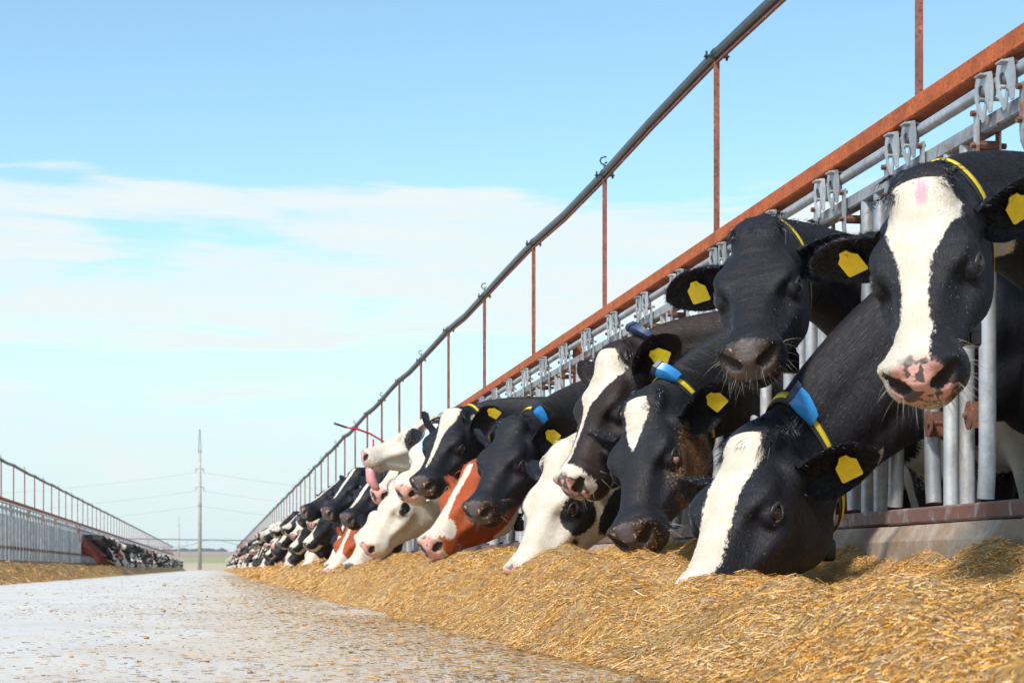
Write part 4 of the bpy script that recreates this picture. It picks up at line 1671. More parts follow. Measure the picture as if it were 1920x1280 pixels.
def feed_fence(x, s, y_first, n_full, n_pipes, label):
    root = empty('feed_fence', (x, y_first, 0))
    tag(root, label, 'fence')
    ya, yb = y_first - 1.6, LANE_END
    long_box('top_beam', M['rust'], root, x + s * 0.030, 1.561, 0.060, 0.056, ya, yb, 3.4, 0.004, 0.002)
    long_box('neck_rail', M['galv_rusty'], root, x + s * 0.050, 1.406, 0.044, 0.044, ya, yb, 3.4, 0.005, 0.001)
    long_box('bottom_rail', M['rail'], root, x + s * 0.050, 0.3745, 0.050, 0.047, ya, yb, 3.4, 0.006, 0.001)
    b = MB().tube([(s * 0.030, y - y_first, 1.495 + random.uniform(-0.002, 0.002)) for y in np.arange(ya, yb + 1.6, 1.7)], 0.0165, 12)
    me = b.mesh('latch_pipe', True)
    smooth_by_angle(me)
    link('latch_pipe', me, M['galv'], root)
    k0 = 0
    for k in range(n_full):
        stall(root, x, y_first + k * PITCH, s < 0, True)
    for k in range(n_full, n_full + n_pipes):
        stall(root, x, y_first + k * PITCH, s < 0, False)
    b = MB()
    k = n_full + n_pipes
    y = y_first + k * PITCH
    while y < LANE_END - 1:
        low_stall(b, 0, y - y_first, s)
        y += PITCH
    o = b.build('far_stalls', M['galv'], root)
    o['kind'] = 'stuff'
    # posts carrying the beam
    pb = MB().box((0, 0, 0.74), (0.06, 0.06, 1.586), None, 0.004).mesh('post')
    pb.materials.append(M['rust'])
    y = 3.5 if s > 0 else y_first + 1.9
    while y < min(LANE_END, y_first + 60):
        o = bpy.data.objects.new('post', pb)
        COL.objects.link(o)
        o.parent = root
        o.location = (s * 0.112, y - y_first, 0)
        y += 3.65
    return root


feed_fence(FX, 1, Y0 - 2 * PITCH, 26, 14, 'galvanised headlock feed fence under a rusty beam, full of cows close by')
feed_fence(FXL, -1, 30.1, 0, 48, 'distant galvanised headlock fence across the lane with a run of empty stalls')


# ------------------------------------------------------------------ overhead sprinkler lines
ROD0, RODP = 5.198, 2.23


def sprinkler(x, s, y_first, n_rods, label):
    root = empty('sprinkler_line', (x, y_first, 0))
    tag(root, label, 'water pipe')
    pts, lows = [], []
    yb = LANE_END - 2
    y = y_first - RODP
    i = -1
    while y < yb:
        top = 2.315 + ((0.012 if i % 2 else -0.008) + random.uniform(-0.005, 0.005)) * (1 if s > 0 else 0.6)
        pts.append((s * 0.03, y - y_first, top))
        pts.append((s * 0.03 + random.uniform(-0.006, 0.006), y - y_first + RODP / 2, top - 0.006 + random.uniform(-0.004, 0.004)))
        y += RODP
        i += 1
    me = MB().tube(pts, 0.0235, 10).mesh('pipe', True)
    smooth_by_angle(me)
    link('pipe', me, M['black_pipe'], root)
    low = [(p[0], p[1], p[2] - 0.034) for p in pts]
    me = MB().tube(low, 0.0075, 6).mesh('carrier_bar', True)
    link('carrier_bar', me, M['rust_rod'], root)
    rod = MB()
    rod.box((0, 0, 1.945), (0.024, 0.005, 0.72))
    rod.box((0.0095, 0.012, 1.945), (0.005, 0.019, 0.72))
    rodm = rod.mesh('support_rod')
    rodm.materials.append(M['rust_rod'])
    cl = MB().tube([(0, -0.018, 0), (0, 0.018, 0)], 0.031, 10)
    cl.box((0.045, 0, -0.012), (0.03, 0.03, 0.008))
    cl.box((-0.045, 0, -0.012), (0.03, 0.03, 0.008))
    cl.tube([(0.05, 0, -0.03), (0.05, 0, 0.012)], 0.006, 6)
    cl.tube([(-0.05, 0, -0.03), (-0.05, 0, 0.012)], 0.006, 6)
    clm = cl.mesh('pipe_clamp')
    clm.materials.append(M['nozzle'])
    nz = MB().tube([(0, 0, 0.02), (0, 0, 0.058)], 0.009, 7)
    nz.tube([(0, 0, 0.058), (-0.020, 0.006, 0.066), (-0.030, 0.008, 0.085), (-0.022, 0.006, 0.104), (0.002, 0, 0.112), (0.012, 0, 0.108)], 0.0055, 6)
    nz.tube([(0, 0, 0.070), (0.016, 0, 0.074)], 0.006, 6)
    nzm = nz.mesh('sprinkler_nozzle', True)
    nzm.materials.append(M['nozzle'])
    for k in range(n_rods):
        y = k * RODP
        z = pts[2 * (k + 1)][2]
        for nm, me, loc in (('support_rod', rodm, (s * 0.03, y, 0)), ('pipe_clamp', clm, (s * 0.03, y, z))):
            o = bpy.data.objects.new(nm, me)
            COL.objects.link(o)
            o.parent = root
            o.location = loc
            if nm == 'pipe_clamp':
                o.scale = (0.86, 0.8, 0.86)
        if k % 2 == 0 and k > 0 or k in (2,):
            o = bpy.data.objects.new('sprinkler_nozzle', nzm)
            COL.objects.link(o)
            o.parent = root
            o.location = (s * 0.03, y, z)
            o.rotation_euler = (0, 0, random.uniform(-0.4, 0.4))
            o.scale = (0.8, 0.8, 0.8)
    return root


sprinkler(FX, 1, ROD0, 80, 'black water pipe with sprinkler nozzles on thin rusty rods above the near fence')
sprinkler(FXL, -1, 32.4, 68, 'black water pipe on thin rods above the far empty stalls across the lane')

# red strip and its rag tied to the beam, pink ribbon on the far fence
b = MB()
pts = [(0, 0, 0), (-0.13, -0.10, 0.06), (-0.28, -0.20, 0.135), (-0.42, -0.30, 0.175), (-0.56, -0.38, 0.19)]
b.tube(pts, [0.008, 0.009, 0.011, 0.012, 0.011], 7)
rt = empty('marker_strip', (2.0, 21.2, 1.60))
tag(rt, 'red and black bent strip sticking out over the beam with a red rag', 'strip')
o = b.build('strip', M['red_cloth'], rt, True)
b = MB()
b.tube([(-0.56, -0.38, 0.19), (-0.70, -0.48, 0.225)], 0.012, 7)
b.build('black_end', M['black_plastic'], rt, True)
b = MB()
b.prism([(-0.03, 0), (0.03, 0.01), (0.05, -0.10), (0.0, -0.13), (-0.05, -0.09)], -0.25, -0.235)
o = b.build('rag', M['red_cloth'], rt)
o.location = (0, -0.17, 0.07)
b = MB()
b.prism([(-0.05, 0.05), (0.06, 0.03), (0.10, -0.02), (0.05, -0.10), (0.04, -0.28), (0.07, -0.46), (0.0, -0.40), (-0.02, -0.22), (-0.10, -0.06)], 0.0, 0.02)
o = b.build('ribbon', M['pink_cloth'], None, False, (FXL + 0.01, 57.0, 1.46))
tag(o, 'pink ribbon tied to the rail of the far empty stalls', 'ribbon')

# ------------------------------------------------------------------ far off: power poles, lines, irrigation boom, trees
PY = 268.0
px0 = -2.2


def field_z(y):
    return -0.36 + max(0, (y - 230) * 0.01)


root = empty('power_pole', (px0, PY, field_z(PY) - 0.3))
tag(root, 'tall concrete power pole with a lattice top in the field beyond the lane', 'power pole')
b = MB().tube([(0, 0, 0), (0, 0, 9.5), (0, 0, 17.2)], [0.30, 0.25, 0.18], 10)
b.build('shaft', M['pole'], root, True)
b = MB()
for sx, sy in ((1, 1), (1, -1), (-1, -1), (-1, 1)):
    b.tube([(sx * 0.22, sy * 0.22, 16.9), (sx * 0.06, sy * 0.06, 20.2)], 0.035, 5)
for k in range(6):
    z0, z1 = 16.9 + k * 0.55, 17.45 + k * 0.55
    r0, r1 = 0.22 - (z0 - 16.9) * 0.0485, 0.22 - (z1 - 16.9) * 0.0485
    for a, c in (((1, 1), (1, -1)), ((1, -1), (-1, -1)), ((-1, -1), (-1, 1)), ((-1, 1), (1, 1))):
        b.tube([(a[0] * r0, a[1] * r0, z0), (c[0] * r1, c[1] * r1, z1)], 0.022, 4)
b.build('lattice_top', M['lattice'], root)
ARMS = [(14.6, 0.55), (12.0, 0.55)]
for z, w in ARMS:
    b = MB().box((0, 0, z), (2 * w, 0.12, 0.12))
    b.build('cross_arm', M['lattice'], root)
    for sx in (-1, 1):
        b = MB().tube([(sx * w, 0, z), (sx * w, 0, z - 0.55)], [0.05, 0.07], 6)
        b.build('insulator', M['lattice'], root)
b = MB().tube([(0, 0, 9.2), (0, 0, 9.5)], 0.29, 10)
b.build('band', M['lattice'], root)
root2 = empty('small_pole', (-6.3, 330.0, field_z(330) - 0.3))
tag(root2, 'short slim pole standing in the field just left of the tall one', 'pole')
b = MB().tube([(0, 0, 0), (0, 0, 7.8)], [0.13, 0.09], 8)
b.build('shaft', M['pole'], root2, True)
b = MB().box((0, 0, 7.3), (0.5, 0.1, 0.1))
b.tube([(0, 0, 7.8), (0, 0, 9.0)], 0.03, 5)
b.build('cross_arm', M['lattice'], root2)
zb = field_z(PY) - 0.3
k = 0
LINES = [('upper wire running from the tall pole off past the left fence', -0.55, 14.05, -1), ('upper wire running from the tall pole off past the right fence', 0.55, 14.05, 1),
         ('lower wire running from the tall pole off past the left fence', -0.55, 11.45, -1), ('lower wire running from the tall pole off past the right fence', 0.55, 11.45, 1),
         ('lowest wire running from the tall pole off past the left fence', -0.28, 9.3, -1), ('lowest wire running from the tall pole off past the right fence', 0.28, 9.3, 1)]
for lab, dx, z, s in LINES:
    pts = []
    for i in range(17):
        u = i / 16
        pts.append((px0 + dx + s * 95 * u, PY + 25 * u, zb + z - 4 * 3.4 * u * (1 - u)))
    o = MB().tube(pts, 0.011, 4).build('power_line', M['wire'])
    tag(o, lab, 'wire', 'power lines at the tall pole')
root = empty('irrigation_boom', (-8, 300, field_z(300)))
tag(root, 'long thin irrigation boom crossing the field behind the poles', 'boom')
zt = 4.45
b = MB().tube([(-24, 0, zt), (-4, 0, zt + 0.1), (12, 0, zt - 0.1), (34, 0, zt)], 0.11, 6)
b.build('boom_pipe', M['lattice'], root)
for c in (-14, 0.5, 15, 29):
    b = MB().tube([(c - 6.5, 0, zt), (c - 3.0, 0, zt - 1.0), (c, 0, zt - 1.25), (c + 3.0, 0, zt - 1.0), (c + 6.5, 0, zt)], 0.035, 4)
    for d_ in (-3, 0, 3):
        b.tube([(c + d_, 0, zt), (c + d_, 0, zt - 1.1)], 0.03, 4)
    b.build('truss', M['lattice'], root)
for c in (-22, 22):
    b = MB().tube([(c, 0, zt), (c - 1.6, 0.4, 0)], 0.07, 5)
    b.tube([(c, 0, zt), (c + 1.6, -0.4, 0)], 0.07, 5)
    b.build('tower', M['lattice'], root)
# tree belt on the skyline: one mass of crowns too far to tell apart
Vs, Fs, n = [], [], 0
for i in range(340):
    x = random.uniform(-420, 300)
    if fbm(np.array([x * 0.02]), np.array([0.5]), 91, 3)[0] < -0.02:
        continue
    y = 2850 + random.uniform(-60, 60)
    r = random.uniform(1.2, 3.4)
    v, f = uv_sphere((0, 0, 0), 1.0, 8, 5)
    v = v * np.array([r * 1.7, r, r]) * (1 + 0.5 * (rng.random((len(v), 1)) - 0.5)) + np.array([x, y, 26.0 + r * 0.4])
    Vs.append(v)
    Fs.append(f + n)
    n += len(v)
tag(link('tree_belt', mesh_np('tree_belt', np.concatenate(Vs), np.concatenate(Fs)), M['tree']), 'dark belt of trees along the far skyline', 'trees', kind='stuff')


# ------------------------------------------------------------------ the air over the plain
hz = NT('haze')
hz.t.nodes.remove(hz.b)
pv = hz.n('ShaderNodeVolumePrincipled')
pv.inputs['Color'].default_value = (0.86, 0.93, 1.0, 1)
pv.inputs['Density'].default_value = 0.00012
hz.l(pv.outputs[0], hz.t.nodes['Material Output'].inputs['Volume'])
o = MB().box((0, 2960, 19.0), (7060, 6100, 42.0)).build('haze', hz.m)
tag(o, 'thin pale haze lying over the plain', 'haze', kind='stuff')


# ------------------------------------------------------------------ the herd
BLACK = (0.0052, 0.0054, 0.0085, 1)
BROWNBLACK = (0.012, 0.0068, 0.0068, 1)
RED = (0.20, 0.040, 0.0075, 1)


def fit_base(poll, Rh, ystall, hs=1.0, z=1.22, side=1, length=0.84):
    """stand the trunk so far behind the fence that the neck keeps its length"""
    p3 = np.array(poll) + np.array(Rh) @ (hs * np.array([Pose.XJ, 0, Pose.ZJ * 1.1]))
    dy, dz = p3[1] - ystall, p3[2] - (z + Pose.ZB)
    r2 = length ** 2 - dy * dy - dz * dz
    dx = math.sqrt(max(r2, 0.40 ** 2))
    lo = (FX + 0.22) if side > 0 else (-(FXL) + 0.22)
    xb = max(p3[0] * side + dx, lo)
    return (xb * side, ystall, z)


EARS = (18, 14, 0)


def cow(label, ystall, poll, yaw, pitch, roll=0.0, dark=BLACK, pat=None, pk=-1.0, res=(0.008, 0.03), ears=(EARS, EARS), ear_white=(0, 0), tags=(),
        col=None, dirt=None, blue=None, pinkmark=None, fur=5000, tuft=260, tuft_white=False, whisk=40, hs=1.0, group=None, rear_bias=-0.02, seed=11,
        lid='lid', rim=False, tongue=False, bodyz=1.22, hw=1.14):
    Rh = Matrix.Rotation(R(yaw), 3, 'Z') @ Matrix.Rotation(R(pitch), 3, 'Y') @ Matrix.Rotation(R(roll), 3, 'X')
    base = fit_base(poll, Rh, ystall, hs, bodyz)
    pose = Pose(base, poll, yaw, pitch, roll, 180.0, 1.0, hs, hw)
    org = (base[0] + 0.75, ystall, 0.0)
    root = empty('cow', org)
    tag(root, label, 'cow', group)
    me, (P, Q, W, em, mz) = make_body_mesh('body', pose, org, pat or (lambda p: np.full(len(p), -0.05)), pk, res, ears, ear_white, dirt, blue, pinkmark, (14, 9), seed, rear_bias)
    bo = link('body', me, None, root)
    bo.color = dark
    for s in (1, -1):
        (v, f), (lv, lf) = eye_meshes(s)
        eo = link('eye', mesh_np('eye', pose(v) - np.array(org), f), M['eye'], root)
        link('eyelid', mesh_np('eyelid', pose(lv) - np.array(org), lf), M[lid], eo)
        if rim:
            c = np.array(EYE_C) * np.array([1, s, 1])
            v, f = uv_sphere(c + np.array([0.0035, 0, -0.0022]), 0.0200, 14, 9)
            link('eye_white', mesh_np('eye_white', pose(v) - np.array(org), f), M['sclera'], eo)
    sets = coat_hair(P, Q, W, em, mz, dark, fur, tuft, tuft_white, whisk)
    if sets:
        hair_object('hair', sets, pose, org, root)['kind'] = 'stuff'
    for t in tags:
        s = t[0]
        ear_tag(root, pose, org, s, ears[0] if s > 0 else ears[1], *t[1:])
    if col is not None:
        collar(root, pose, org, **col)
    if tongue:
        tv, tf = [], []
        path = [(0.40, 0, -0.120), (0.47, 0.004, -0.132), (0.520, 0.012, -0.150), (0.540, 0.022, -0.195), (0.530, 0.028, -0.250), (0.515, 0.030, -0.270)]
        b = MB().tube(path, [0.03, 0.034, 0.037, 0.036, 0.028, 0.010], 10)
        v = np.concatenate(b.v)
        link('tongue', mesh_np('tongue', pose(v) - np.array(org), [np.array(b.f4), np.array(b.f3)]), M['tongue'], root)
    return root


def st(k):
    return Y0 + PITCH * k


NEAR = (0.0063, 0.035)
MID = (0.0112, 0.045)

def p_c1(P):
    a = f_blaze(P, [(0.018, 0.050), (0.06, 0.080), (0.12, 0.078), (0.18, 0.058), (0.24, 0.036), (0.32, 0.028), (0.39, 0.032), (0.43, 0.048), (0.60, 0.06)], shift=[(0.02, 0), (0.1, 0.002), (0.25, -0.006), (0.40, -0.006), (0.45, -0.02)])
    b = np.where(P[:, 0] > 0.40, 0.022 - P[:, 1] - np.clip(0.45 - P[:, 0], 0, 1) * 0.9, -0.05)
    thr = f_ball(P, (-0.10, 0.05, -0.25), (0.10, 0.04, 0.05))
    return np.maximum(np.maximum(a, b), thr)


def p_c3(P):
    a = f_blaze(P, [(0.005, 0.040), (0.06, 0.060), (0.14, 0.054), (0.22, 0.046), (0.32, 0.044), (0.42, 0.052), (0.60, 0.06)], shift=[(0, 0.0), (0.4, -0.006)])
    thr = np.minimum(0.020 - np.abs(P[:, 2] + 0.268 + 0.10 * np.clip(-P[:, 0], 0, 1)), np.minimum(0.02 - P[:, 0], P[:, 0] + 0.30))
    return np.maximum(a, thr)


def p_c4(P):
    return f_blaze(P, [(0.002, 0.036), (0.05, 0.045), (0.10, 0.036), (0.16, 0.022), (0.21, 0.004), (0.24, -0.02)])


def d_c4(P):
    return 0.92 * np.exp(-(((P[:, 0] - 0.16) / 0.17) ** 4 + ((P[:, 2] + 0.165) / 0.11) ** 4)) * (P[:, 1] > 0.02) + 0.5 * np.exp(-(((P[:, 0] - 0.52) / 0.05) ** 2))


def p_c5(P):
    a = f_blaze(P, [(0.000, 0.046), (0.05, 0.078), (0.13, 0.074), (0.19, 0.050), (0.23, 0.016), (0.30, 0.009), (0.40, 0.009), (0.45, 0.014), (0.60, 0.02)], shift=[(0, 0.0), (0.2, -0.008), (0.4, -0.012)])
    ring = 0.014 - np.abs(muzzle_field(P) + 0.012)
    ring = np.where((P[:, 0] > 0.40) & (P[:, 2] > -0.11), ring, -0.05)
    chin = f_ball(P, (0.42, 0.0, -0.16), (0.09, 0.05, 0.022))
    return np.maximum(np.maximum(a, ring), chin)


def p_c6(P):
    blk = f_ball(P, (0.215, 0.11, -0.105), (0.085, 0.08, 0.085))
    blk = np.maximum(blk, f_ball(P, (0.10, 0.10, -0.235), (0.11, 0.08, 0.055)))
    blk = np.maximum(blk, f_ball(P, (0.335, 0.07, -0.165), (0.06, 0.05, 0.03)))
    blk = np.maximum(blk, f_ball(P, (0.19, -0.11, -0.08), (0.10, 0.07, 0.09)))
    blk = np.maximum(blk, np.where(P[:, 0] < -0.12, 0.05 * np.clip(-0.12 - P[:, 0], 0, 1) * 10, -0.05))
    return -blk


def p_c8(P):
    a = f_blaze(P, [(0.01, 0.014), (0.06, 0.022), (0.14, 0.020), (0.24, 0.020), (0.34, 0.028), (0.42, 0.05), (0.60, 0.08)])
    m = f_ball(P, (0.44, 0.0, -0.05), (0.10, 0.09, 0.055))
    j = np.minimum(0.022 - np.abs(P[:, 2] + 0.270), np.minimum(0.20 - P[:, 0], P[:, 0] + 0.3))
    return np.maximum(np.maximum(a, m), j)


def p_c9(P):
    a = f_blaze(P, [(-0.03, 0.05), (0.03, 0.055), (0.10, 0.040), (0.14, 0.026), (0.20, 0.016), (0.30, 0.012), (0.42, 0.006), (0.46, -0.01)])
    j = np.minimum(0.016 - np.abs(P[:, 2] + 0.235), np.minimum(0.26 - P[:, 0], P[:, 0] - 0.02))
    n = f_ball(P, (-0.06, 0.08, -0.08), (0.05, 0.04, 0.05))
    return np.maximum(np.maximum(a, j), n)


def p_c10(P):
    blk = f_ball(P, (0.17, 0.12, -0.06), (0.07, 0.05, 0.06))
    blk = np.maximum(blk, f_ball(P, (0.26, 0.08, -0.09), (0.06, 0.04, 0.03)))
    blk = np.maximum(blk, np.where(P[:, 0] < 0.02, np.clip(0.02 - P[:, 0], 0, 0.05), -0.05))
    return -blk


def p_c11(P):
    blk = f_ball(P, (0.165, 0.11, -0.085), (0.085, 0.06, 0.085))
    blk = np.maximum(blk, f_ball(P, (0.05, 0.09, -0.03), (0.08, 0.05, 0.04)))
    blk = np.maximum(blk, f_ball(P, (0.165, -0.11, -0.085), (0.085, 0.06, 0.085)))
    blk = np.maximum(blk, np.where(P[:, 0] < -0.25, np.clip(-0.25 - P[:, 0], 0, 0.05), -0.05))
    return -blk


def p_c12(P):
    blk = f_ball(P, (0.185, 0.12, -0.058), (0.036, 0.05, 0.032))
    blk = np.maximum(blk, f_ball(P, (0.08, 0.11, -0.09), (0.028, 0.05, 0.022)))
    blk = np.maximum(blk, f_ball(P, (0.07, 0.10, -0.02), (0.022, 0.05, 0.014)))
    return -blk


def p_c13(P):
    a = f_blaze(P, [(0.0, 0.03), (0.2, 0.035), (0.36, 0.045), (0.60, 0.06)])
    return np.maximum(a, f_ball(P, (0.46, 0, -0.05), (0.10, 0.09, 0.06)))


def p_c14(P):
    return np.maximum(f_blaze(P, [(-0.01, 0.08), (0.3, 0.09), (0.60, 0.1)]), 0.16 - np.abs(P[:, 0] - 0.35)) - 0.01 - np.clip(f_ball(P, (0.24, 0.1, -0.10), (0.05, 0.04, 0.03)), 0, 1) * 4


def p_c15(P):
    a = f_blaze(P, [(0.01, 0.01), (0.10, 0.016), (0.24, 0.016), (0.32, 0.03), (0.36, 0.12), (0.60, 0.12)])
    return np.maximum(a, P[:, 0] - 0.385)


def p_c17(P):
    a = f_blaze(P, [(-0.01, 0.02), (0.2, 0.014), (0.36, 0.01), (0.42, -0.01)])
    return np.maximum(a, f_ball(P, (0.07, 0.10, -0.13), (0.11, 0.09, 0.085)))


def p_c18(P):
    a = f_blaze(P, [(0.0, 0.012), (0.3, 0.02), (0.42, 0.01), (0.45, -0.01)])
    return np.maximum(a, 0.02 - np.abs(P[:, 2] + 0.20 + 0.1 * (P[:, 0] - 0.2)) - np.clip(0.18 - P[:, 0], 0, 1))


none = lambda P: np.full(len(P), -0.05)

cow('large black cow with a broad white blaze and spotted pink nose facing us', st(-1), (1.629, 4.156, 1.118), 245, 54, 14, BLACK, p_c1, 0.35, NEAR,
    ((24, 4, 0), (4, 16, 0)), tags=((1, 0.42, 0.15), (-1, 0.50, -0.05)), col=dict(x=-0.12, lean=0.17, box='low', box_side=1, tagbox=None, slack=0.06),
    hs=1.06, hw=1.03, fur=85000, tuft=700, whisk=150, dirt=lambda P: 0.75 * np.clip((P[:, 0] - 0.46) / 0.05, 0, 1) * np.clip((-0.075 - P[:, 2]) / 0.03, 0, 1), pinkmark=lambda P: 0.85 * np.exp(-(((P[:, 0] - 0.06) / 0.045) ** 2 + ((P[:, 1] - 0.01) / 0.018) ** 2)))
cow('all black cow with a grey nose looking straight at us', st(1), (1.620, 5.464, 1.242), 248, 43, 11, BLACK, none, -1.0, NEAR,
    ((14, 10, 0), (2, 14, 0)), tags=((-1, 0.48, 0.1),), col=dict(x=-0.12, lean=0.17, box='low', box_side=1, tagbox=None, slack=0.06), hs=1.07, hw=1.04, fur=70000, tuft=800, whisk=110,
    dirt=lambda P: 0.55 * np.exp(-(((P[:, 0] - 0.53) / 0.035) ** 2 + ((np.abs(P[:, 1]) - 0.06) / 0.03) ** 2)))
cow('black cow with white blaze and blue collar box, nose buried in the near feed', st(0), (1.554, 5.290, 0.592), 225, 46, 10, BLACK, p_c3, -1.0, NEAR, 
    ((40, 18, 10), (20, 14, 0)), hs=1.13, tags=((1, 0.55, 0.2),), col=dict(x=-0.15, lean=0.12, box='side', box_side=1, tagbox='blue', slack=0.02), fur=80000, tuft=650, whisk=20)
cow('black cow with white forehead stripe and straw-caked brown cheek', st(2), (1.605, 6.934, 0.845), 243, 55, 24, BLACK, p_c4, -0.8, NEAR,
    ((50, 8, 0), (30, 4, 0)), tags=((1, 0.6, 0.2),), col=dict(x=-0.13, lean=0.12, box='top', box_side=1, tagbox='blue', weight=False), hs=1.11, fur=45000, tuft=500, whisk=60, dirt=d_c4, lid='lid', rim=True)
cow('brownish black cow with wide white forehead narrowing to a thread, head above its neighbours', st(3), (1.600, 7.441, 1.091), 208, 60, 6, BROWNBLACK, p_c5, 0.1, NEAR,
    ((50, -14, 0), (40, -6, 0)), tags=((1, 0.45, 0.2),), col=dict(x=-0.13, lean=0.10, box='top', box_side=1, tagbox='navy', weight=False), hs=1.12, fur=30000, tuft=320, whisk=70, rim=True)
cow('mostly white cow with a black eye patch, nose down in the feed', st(4), (1.451, 7.769, 0.705), 214, 57, 4, BLACK, p_c6, 0.6, MID,
    ((46, 6, 0), (40, 6, 0)), col=dict(x=-0.15, lean=0.10, box='top', box_side=1, tagbox=None), hs=1.10, dirt=lambda P: 0.5 * np.clip((P[:, 0] - 0.44) / 0.06, 0, 1), fur=9000, tuft=300, tuft_white=True, whisk=20)
cow('plain black cow gazing left above the red cow', st(6), (1.553, 9.777, 0.978), 228, 47, 4, BLACK, none, -0.7, MID,
    ((48, -6, 0), (40, -6, 0)), tags=((1, 0.4, 0.2),), col=dict(x=-0.13, lean=0.12, box='side', box_side=1, tagbox='blue'), hs=1.10, dirt=lambda P: 0.42 * np.clip((P[:, 0] - 0.42) / 0.08, 0, 1), fur=6000, tuft=300, whisk=30)
cow('bright red-brown cow with white blaze and white nose over the feed', st(7), (1.421, 10.203, 0.773), 220, 42, 4, RED, p_c8, 0.8, MID,
    ((46, 4, 0), (40, 4, 0)), col=dict(x=-0.16, lean=0.10, box='top', box_side=1, tagbox=None), hs=1.10, dirt=lambda P: 0.5 * np.clip((P[:, 0] - 0.44) / 0.06, 0, 1), fur=6000, tuft=200, whisk=20)
cow('black cow with white crown and thin white blaze, ear pricked, blue collar box', st(9), (1.460, 11.514, 1.171), 230, 45, 0, BLACK, p_c9, -0.6, MID,
    ((52, -22, 0), (46, -16, 0)), tags=((1, 0.75, 0.2),), col=dict(x=-0.13, lean=0.12, box='low', box_side=1, tagbox='blue'), hs=1.08, fur=5000, tuft=200, whisk=20)
cow('white-faced cow with pale blue marking spray on its forehead', st(10), (1.463, 12.323, 1.159), 226, 45, 0, BLACK, p_c10, 0.9, MID,
    ((50, 0, 0), (46, 0, 0)), hs=1.08, fur=4000, tuft=160, tuft_white=True, whisk=10, blue=lambda P: 1.1 * np.exp(-(((P[:, 0] - 0.13) / 0.10) ** 2 + (P[:, 1] / 0.06) ** 2)))
cow('cream cow with small black spots round its eye and a yellow-striped collar', st(11), (1.299, 12.957, 0.840), 204, 52, 0, BLACK, p_c12, 1.0, MID,
    ((60, 0, 0), (50, 0, 0)), ear_white=(1, 1), col=dict(x=-0.20, lean=0.10, box='top', box_side=1, tagbox=None), hs=1.08, fur=4000, tuft=160, tuft_white=True, whisk=10, rear_bias=0.12)
cow('cream cow with dark eye patch, head raised and pink tongue hanging out', st(12), (1.584, 13.924, 1.320), 187, 22, 0, (0.030, 0.018, 0.018, 1), p_c11, 1.0, MID,
    ((60, -10, 0), (50, -10, 0)), hs=1.08, fur=3500, tuft=140, tuft_white=True, whisk=10, lid='lid', tongue=True, rear_bias=0.12, dirt=lambda P: 0.62 * np.clip((P[:, 0] - 0.36) / 0.1, 0, 1) * (P[:, 2] < -0.07))
cow('cow with white stripe and bright pink nostrils peering from under the tongue-lolling cow', st(14), (1.549, 14.942, 1.141), 231, 30, 0, BLACK, p_c13, 1.0, (0.015, 0.05),
    ((50, 0, 0), (46, 0, 0)), hs=1.08, fur=2500, tuft=100, whisk=0)
cow('white-faced cow with black crown nosing the feed beside the small red cow', st(15), (1.338, 15.583, 0.666), 226, 46, 0, BLACK, p_c14, -0.5, (0.015, 0.05),
    ((50, 0, 0), (46, 0, 0)), hs=1.08, fur=2500, tuft=100, whisk=0)
cow('black cow with a dark nose pushed forward below the pink-nosed cow', st(17), (1.450, 16.882, 1.051), 222, 37, 0, BLACK, p_c18, -0.8, (0.015, 0.05),
    ((50, -10, 0), (46, -10, 0)), hs=1.08, fur=2500, tuft=100, whisk=0)
cow('small red cow with a white nose, farther along with its head in the feed', st(18), (1.289, 17.515, 0.620), 226, 46, 0, RED, p_c15, 1.0, (0.015, 0.05),
    ((46, 10, 0), (40, 4, 0)), hs=1.08, fur=2500, tuft=80, whisk=0)
cow('black cow with a big white cheek patch and thin white blaze', st(19), (1.378, 18.513, 1.171), 218, 39, 0, BLACK, p_c17, -0.5, (0.015, 0.05),
    ((46, 0, 0), (40, 4, 0)), hs=1.08, fur=2000, tuft=80, whisk=0)
cow('black cow with raised head and pale chin, yellow tag behind its nose', st(21), (1.365, 20.540, 1.157), 204, 27, 0, BLACK, p_c18, -0.4, (0.015, 0.05),
    ((46, 20, 0), (40, 4, 0)), tags=((1, 0.6, 0.2),), hs=1.08, fur=2000, tuft=80, whisk=0)

# the rest of the rows: a few shared shapes, each cow an object of its own
VAR, FARV = [], []
poses = [(-0.62, 1.15, 200, 32), (-0.66, 1.02, 215, 45), (-0.70, 0.78, 205, 56), (-0.74, 0.60, 196, 62), (-0.60, 1.22, 190, 24), (-0.72, 0.68, 225, 54), (-0.68, 0.90, 170, 48), (-0.64, 1.08, 228, 40)]
for i, (dx, z, yaw, pit) in enumerate(poses):
    for j in range(2):
        k = i * 2 + j
        poll = (FX + dx, 0.0, z)
        Rh = Matrix.Rotation(R(yaw), 3, 'Z') @ Matrix.Rotation(R(pit), 3, 'Y')
        base = fit_base(poll, Rh, 0.0)
        pose = Pose(base, poll, yaw, pit)
        pick = [p_c8, p_c4, p_c1, p_c3, p_c6, p_c9, p_c18, None, p_c12, p_c5, None, p_c15, p_c17, p_c13, None, p_c14][k]
        if pick is None:
            pat = (lambda sd: (lambda P: f_patches(P, sd, 4.0, 0.02)))(k + 3)
        else:
            pat = pick
        me, _ = make_body_mesh('cow', pose, (base[0] + 0.75, 0, 0), pat, random.choice([-1, 0.2, 1.0]), (0.023, 0.06), ((46, 2, 0), (36, 4, 0)), (0, 0), None, None, None, (6, 4), k, random.choice([-0.04, 0.0, 0.05]))
        VAR.append((me, base[0] + 0.75))
        if j == 0:
            me2, _ = make_body_mesh('far_cow', pose, (base[0] + 0.75, 0, 0), pat, 0.0, (0.042, 0.13), ((46, 2, 0), (36, 4, 0)), (0, 0), None, None, None, (3, 2), k, 0.0)
            FARV.append((me2, base[0] + 0.75))
